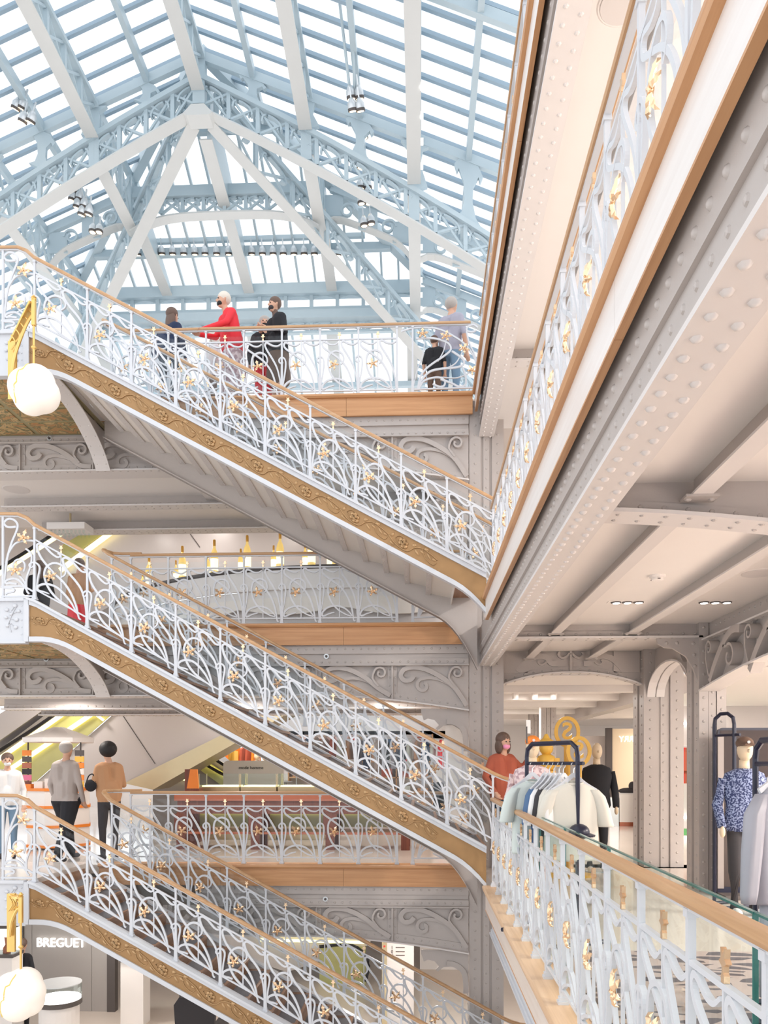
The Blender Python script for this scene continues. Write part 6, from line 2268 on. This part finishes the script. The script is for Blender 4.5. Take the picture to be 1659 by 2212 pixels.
MB().box(p.x - 0.9, p.x + 1.2, 17.6, 19.2, 0.0, 0.015).build('turf_mat', 'grass_green', label='green turf mat on the floor seen between the columns', cat='mat')
structure('wall_right', MB().box(5.3, 14, 19.6, 19.7, 0, S2 - 0.74), 'panel_grey')
# ceiling beams and columns deeper in the fashion floor
for i, Y in enumerate((14.2, 16.0, 18.0, 20.5, 23.0)):
    MB().box(1.27, 5.0, Y, Y + 0.22, S2 - 0.86, S2 - 0.74).build('ceiling_beam', 'plaster_white', label='pale ceiling beam number %s back from the arched scroll girder' % ('one', 'two', 'three', 'four', 'five')[i], cat='beam')
MB().box(4.0, 4.3, 12.9, 22, S2 - 1.0, S2 - 0.74).build('ceiling_beam', 'iron', label='grey riveted beam running back from the rear column', cat='beam')
for i, (px, Y) in enumerate(((1185, 19.0), (1158, 22.0))):
    p = at(px, 1600, Y=Y)
    column(p.x - 0.18, p.x + 0.18, Y, Y + 0.3, F1, S2 - 0.74, 'pale riveted column deep in the fashion floor, %s the yellow statue' % ('right behind', 'left behind')[i])
for i, px in enumerate((1113, 1155, 1196)):
    p = at(px, 1497, Z=S2 - 0.74)
    t = thing('ceiling_spot', 'small white ceiling spot, %s of three behind the arched girder' % ('left', 'middle', 'right')[i], 'light', (p.x, p.y, S2 - 0.74))
    MB().lathe([(0.06, -0.12), (0.07, 0)], 12).build('can', 'plaster_white', t)
    MB().lathe([(0.045, -0.125), (0.045, -0.12)], 12).build('lamp', 'led_white', t)

# small fittings
for px, py, Y, lab in ((705, 1418, YF + 0.09, 'round silver sprinkler on the girder below the bottle bar'), (107, 947, YF + 0.09, 'round dark sprinkler on the girder below the top gallery'), (703, 1942, YF + 0.09, 'round silver sprinkler on the lowest far girder'), (100, 1424, YF + 0.09, 'round dark sprinkler on the girder left of the middle flight')):
    p = at(px, py, Y=Y)
    t = thing('sprinkler', lab, 'sprinkler', (p.x, Y, p.z))
    MB().lathe([(0.04, -0.01), (0.04, 0.0)], 14, axis='y').build('plate', 'lamp_body', t)
    MB().lathe([(0.018, -0.035), (0.02, -0.01)], 10, axis='y').build('head', 'dark_line', t)
p = at(258, 935, Y=11.75)
t = thing('dome_camera', 'white dome security camera beside the upper curved bracket', 'camera', (p.x, 11.75, p.z))
MB().lathe([(0.07, -0.03), (0.08, 0.03), (0.06, 0.05)], 18).build('housing', 'white_paint', t)
MB().ball((0, 0, -0.03), (0.055, 0.055, 0.05), 14, 8).build('dome', 'mirror_dark', t, smooth=True)
p = at(35, 1053, Y=12.9)
t = thing('ceiling_vent', 'thin oval vent in the ceiling at the left edge', 'vent', (p.x, 12.9, S3 - 1.02))
MB().lathe([(0.2, -0.008), (0.22, 0)], 24).build('rim', 'iron_light', t)
# ---------------------------------------------------------------- people
def tcap(mb, a, b, ra, rb, n=10):
    """a tapered capsule"""
    a, b = Vector(a), Vector(b)
    d = (b - a)
    L = d.length
    d = d / L if L > 1e-6 else Vector((0, 0, 1))
    pts, rs = [], []
    for t, k in ((-1, 0.05), (-0.85, 0.52), (-0.5, 0.86), (0, 1)):
        pts.append(a + d * ra * t)
        rs.append(ra * k)
    for t, k in ((0, 1), (0.5, 0.86), (0.85, 0.52), (1, 0.05)):
        pts.append(b + d * rb * t)
        rs.append(rb * k)
    up = Vector((0, 0, 1)) if abs(d.z) < 0.9 else Vector((0, 1, 0.01))
    mb.tube(pts, rs, n, up=tuple(up))


def person(label, loc, rz, h, outfit, pose, hair='short', group=None):
    """one continuous body grown from overlapping limbs, coloured by the clothes that cover it; faces -Y in its own frame"""
    k = h / 1.75
    lean = pose.get('lean', 0.0)
    turn = pose.get('turn', 0.0)
    segs = []          # a, b, ra, rb, material
    top, bot, skin, shoe = outfit['top'], outfit['bottom'], outfit.get('skin', 'skin'), outfit.get('shoes', 'charcoal_cloth')
    sleeve = outfit.get('sleeve', top)
    hip = Vector((0, 0, 0.93))

    def up(z, y=0.0, x=0.0):
        q = Vector((x, y, z - 0.93))
        c, s = math.cos(lean), math.sin(lean)
        return hip + Vector((q.x, q.y * c - q.z * s, q.z * c + q.y * s))
    wide = outfit.get('wide', 1.0)
    segs.append((up(0.95), up(1.12), 0.15 * wide, 0.145 * wide, outfit.get('hem', top)))
    for sx in (-1, 1):
        segs.append((up(1.0, 0, sx * 0.07), up(1.4, 0, sx * 0.1), 0.115 * wide, 0.115, top))
        segs.append((up(1.43, 0.0, sx * 0.02), up(1.42, 0.01, sx * 0.155), 0.08, 0.075, top))
    segs.append((up(1.44), up(1.55, -0.01), 0.06, 0.052, outfit.get('collar', skin)))
    # legs
    st = pose.get('stride', 0.0)
    for sx in (-1, 1):
        hipj = hip + Vector((sx * 0.09, 0, -0.02))
        knee = Vector((sx * 0.1, -sx * st * 0.5 - 0.02, 0.5))
        ank = Vector((sx * 0.1, -sx * st * 0.9 + (0.06 if sx * st < 0 else 0), 0.09))
        lm = bot
        if outfit.get('skirt'):
            lm = outfit.get('legs', skin)
        segs.append((hipj, knee, 0.095 * outfit.get('loose', 1), 0.065 * outfit.get('loose', 1), bot))
        segs.append((knee, ank, 0.06 * outfit.get('loose', 1), 0.042 * outfit.get('loose', 1), lm))
        segs.append((ank + Vector((0, 0.03, -0.045)), ank + Vector((0, -0.16, -0.055)), 0.042, 0.036, shoe))
    if outfit.get('skirt'):
        segs.append((hip, Vector((0, 0, outfit['skirt'])), 0.17, 0.2, bot))
    # arms: elbow and wrist given per side
    arms = pose.get('arms', (((-0.26, 0.02, 1.12), (-0.25, -0.08, 0.87)), ((0.26, 0.02, 1.12), (0.25, -0.08, 0.87))))
    for sx, (el, wr) in zip((-1, 1), arms):
        sh = up(1.42, 0.01, sx * 0.175)
        el, wr = Vector(el), Vector(wr)
        segs.append((sh, el, 0.058, 0.046, top))
        segs.append((el, wr, 0.045, 0.034, sleeve))
        d = (wr - el).normalized()
        side = d.cross(Vector((0, 0, 1)))
        if side.length < 0.2:
            side = Vector((0, -1, 0))
        side.normalize()
        palm = wr + d * 0.07
        segs.append((wr, palm, 0.03, 0.034, skin))
        nrm = d.cross(side).normalized()
        for i, (o, ln) in enumerate(((-0.03, 0.06), (-0.01, 0.072), (0.011, 0.068), (0.031, 0.052))):
            b0 = palm + side * o
            b1 = b0 + d * ln * 0.6 - nrm * 0.008
            segs.append((b0, b1, 0.0115, 0.0105, skin))
            segs.append((b1, b1 + d * ln * 0.45 - nrm * 0.025, 0.0105, 0.009, skin))
        th = wr + d * 0.02 + side * -0.03
        segs.append((th, th + d * 0.045 - side * 0.03, 0.013, 0.011, skin))
    # head
    hd = up(1.655, -0.03) + Vector(pose.get('head', (0, 0, 0)))
    ct, sn = math.cos(turn), math.sin(turn)

    def hp(x, y, z):
        return hd + Vector((x * ct - y * sn, x * sn + y * ct, z))
    segs.append((hp(0, 0.01, 0.03), hp(0, 0.0, 0.0), 0.088, 0.08, skin))
    segs.append((hp(0, -0.02, -0.02), hp(0, -0.035, -0.065), 0.065, 0.042, skin))
    segs.append((hp(0, -0.085, 0.01), hp(0, -0.1, -0.02), 0.009, 0.013, skin))
    for sx in (-1, 1):
        segs.append((hp(sx * 0.082, 0.01, -0.02), hp(sx * 0.086, 0.015, 0.015), 0.01, 0.014, skin))
    mb = MB()
    for (a, b, ra, rb, m) in segs:
        tcap(mb, a, b, ra, rb)
    me = mb.mesh('body')
    tmp = bpy.data.objects.new('tmp', me)
    COL.objects.link(tmp)
    fix(me)
    md = tmp.modifiers.new('r', 'REMESH')
    md.mode = 'VOXEL'
    md.voxel_size = 0.0135
    md.use_smooth_shade = True
    sm = tmp.modifiers.new('s', 'SMOOTH')
    sm.iterations = 2
    sm.factor = 0.5
    dg = bpy.context.evaluated_depsgraph_get()
    out = bpy.data.meshes.new_from_object(tmp.evaluated_get(dg))
    bpy.data.objects.remove(tmp)
    mats = []
    for s in segs:
        if s[4] not in mats:
            mats.append(s[4])
    out.materials.clear()
    for m in mats:
        out.materials.append(M[m])
    idx = {m: i for i, m in enumerate(mats)}
    S = [(a, b - a, max((b - a).length_squared, 1e-9), ra, rb, idx[m]) for a, b, ra, rb, m in segs]
    tb = (idx[top], idx[bot])
    hemz = 0.9
    for p in out.polygons:
        c = p.center
        best, bi = 1e9, 0
        for a, d, l2, ra, rb, mi in S:
            t = (c - a).dot(d) / l2
            t = 0.0 if t < 0 else (1.0 if t > 1 else t)
            e = (c - a - d * t).length - (ra + (rb - ra) * t)
            if e < best:
                best, bi = e, mi
        if bi in tb and abs(c.x) < 0.225 and 0.7 < c.z < 1.15:
            bi = tb[1] if c.z < hemz else tb[0]
        p.material_index = bi
        p.use_smooth = True
    t = thing('person', label, 'person', loc, rz, group)
    t.scale = (k, k, k)
    out.name = 'body'
    link('body', out, t, fixn=False)
    hm = outfit.get('hair', 'hair_brown')

    def hball(name, c, r, mat, parent=t):
        m_ = MB()
        m_.ball((0, 0, 0), r, 16, 12)
        m_.xf(Matrix.Translation(hd) @ Matrix.Rotation(turn, 4, 'Z') @ Matrix.Translation(c))
        return m_.build(name, mat, parent, smooth=True)
    hb = hball('hair', (0, 0.028, 0.048), (0.1, 0.1, 0.098), hm)
    if hair == 'long':
        hball('hair_length', (0, 0.06, -0.1), (0.1, 0.055, 0.2), hm, hb)
    elif hair == 'puff':
        hball('hair_curls', (0, 0.02, 0.06), (0.135, 0.135, 0.13), hm, hb)
    elif hair == 'bob':
        for sx in (-1, 1):
            hball('hair_side', (sx * 0.07, 0.03, -0.05), (0.04, 0.07, 0.1), hm, hb)
    for sx in (-1, 1):
        hball('eye', (sx * 0.032, -0.078, 0.012), (0.011, 0.008, 0.008), 'ink')
    if outfit.get('mask'):
        hball('face_mask', (0, -0.045, -0.05), (0.055, 0.042, 0.04), outfit['mask'])
    else:
        hball('mouth', (0, -0.076, -0.055), (0.022, 0.008, 0.006), 'cloth_pink')
    return t


DOWN = (((-0.26, 0.02, 1.14), (-0.25, -0.08, 0.9)), ((0.26, 0.02, 1.14), (0.25, -0.08, 0.9)))
RAIL = (((-0.27, -0.12, 1.2), (-0.16, -0.34, 1.06)), ((0.27, -0.12, 1.2), (0.16, -0.34, 1.06)))
PHONE = (((-0.25, -0.02, 1.15), (-0.1, -0.25, 1.22)), ((0.25, -0.02, 1.15), (0.08, -0.26, 1.22)))


def px_person(px, Y, floor, **kw):
    p = at(px, 1000, Y=Y)
    kw['loc'] = (p.x, Y, floor)
    return person(**kw)


# top gallery
px_person(363, 12.42, F3, label='person in a navy jumper with long brown hair, back turned at the top railing', rz=2.7, h=1.72, hair='long',
          outfit=dict(top='cloth_navy', bottom='cloth_darkblue', hair='hair_brown', wide=1.5), pose=dict(arms=(((-0.32, 0.02, 1.14), (-0.3, -0.08, 0.9)), ((0.32, 0.02, 1.14), (0.3, -0.08, 0.9))), lean=0.12))
px_person(505, 12.42, F3, label='person in a bright red jacket with white hair leaning at the top railing', rz=-1.0, h=1.86, hair='short',
          outfit=dict(top='cloth_red', bottom='pink_floral', hair='hair_white', mask='hair_black', skin='skin', wide=1.2, skirt=0.35), pose=dict(arms=(((-0.24, -0.2, 1.2), (-0.1, -0.5, 1.1)), ((0.24, -0.2, 1.2), (0.1, -0.5, 1.08))), lean=0.2))
px_person(602, 12.4, F3, label='person in a black jacket with dark tied hair beside the red jacket', rz=-0.9, h=1.76, hair='short',
          outfit=dict(top='cloth_black', bottom='cloth_brown', hair='hair_brown', mask='charcoal_cloth', wide=1.1, skirt=0.55, collar='hair_brown'), pose=dict(arms=PHONE, lean=0.08))
px_person(454, 12.95, F3, label='short person with white hair in a pale top in front of the red jacket', rz=2.2, h=1.6, hair='bob',
          outfit=dict(top='white_cloth', bottom='cloth_brown', hair='hair_white', mask='white_cloth'), pose=dict(arms=PHONE, lean=0.1))
px_person(572, 12.75, F3, label='grey haired person with glasses and black mask peeking past the black jacket', rz=0.2, h=1.68, hair='bob',
          outfit=dict(top='cloth_black', bottom='cloth_red', hair='hair_grey', mask='cloth_black'), pose=dict(arms=DOWN))
px_person(972, 12.5, F3, label='person in a striped shirt and blue jeans at the corner of the top railing', rz=2.6, h=1.78, hair='short',
          outfit=dict(top='cloth_stripe', bottom='cloth_jeans', hair='hair_grey', sleeve='skin'), pose=dict(arms=DOWN, lean=0.05))
px_person(938, 12.45, F3, label='child in a dark top beside the striped shirt at the top railing', rz=2.9, h=1.15, hair='short',
          outfit=dict(top='cloth_black', bottom='cloth_brown', hair='hair_brown', sleeve='skin'), pose=dict(arms=DOWN))
# middle gallery, behind the landing
px_person(168, 14.8, F2, label='person in a tan top and red skirt with crossed strap behind the middle flight', rz=2.8, h=1.8, hair='short',
          outfit=dict(top='cloth_tan', bottom='cloth_red', hair='hair_brown', wide=1.1, skirt=0.5), pose=dict(arms=PHONE, lean=0.05))
px_person(86, 14.9, F2, label='person in a black dress with brown hair beside the tan top person', rz=-2.4, h=1.78, hair='long',
          outfit=dict(top='cloth_black', bottom='cloth_black', hair='hair_brown', sleeve='skin'), pose=dict(arms=PHONE))
# lower gallery
px_person(236, 12.75, F1, label='person in a tan coat with curly black hair standing at the kiosk', rz=-2.3, h=1.86, hair='puff',
          outfit=dict(top='cloth_tan', bottom='charcoal_cloth', hair='hair_black', wide=1.15), pose=dict(arms=PHONE, lean=0.04))
px_person(142, 12.6, F1, label='person in a grey top and loose black trousers walking before the kiosk', rz=2.9, h=1.9, hair='short',
          outfit=dict(top='cloth_greige', bottom='cloth_black', hair='hair_grey', loose=1.5), pose=dict(arms=DOWN, stride=0.28))
px_person(16, 12.9, F1, label='person in white with a white mask at the left edge of the lower gallery', rz=0.5, h=1.72, hair='short',
          outfit=dict(top='white_cloth', bottom='cloth_jeans', hair='hair_brown', mask='white_cloth'), pose=dict(arms=DOWN))
# foot of the middle flight
px_person(1086, 10.9, F1 + 0.17, label='person in a rust red top with a pink mask at the foot of the stairs', rz=0.6, h=1.8, hair='bob',
          outfit=dict(top='cloth_rust', bottom='cloth_darkblue', hair='hair_brown', mask='pink_mask', wide=1.15), pose=dict(arms=(((-0.3, 0.0, 1.2), (-0.3, -0.2, 1.0)), ((0.3, -0.05, 1.3), (0.32, -0.2, 1.5)))))
# ground floor
px_person(47, 15.0, F0, label='person in a black suit seen from behind under the lowest landing', rz=3.0, h=1.78, hair='short',
          outfit=dict(top='cloth_black', bottom='cloth_black', hair='hair_brown'), pose=dict(arms=DOWN))
hb_ = at(197, 1690, Y=12.6)
bag = thing('handbag', 'small black handbag carried by the tan coat person', 'bag', (at(196, 1690, Y=12.55).x, 12.55, zat(1706, 12.55)))
MB().ball((0, 0, 0.06), (0.1, 0.06, 0.1), 14, 8).build('pouch', 'cloth_black', bag, smooth=True)
MB().tube(catmull([(-0.07, 0, 0.12), (-0.03, 0, 0.22), (0.04, 0, 0.24), (0.08, 0, 0.12)], 4), 0.01, 6, up=(0, 1, 0)).build('strap', 'cloth_black', bag)
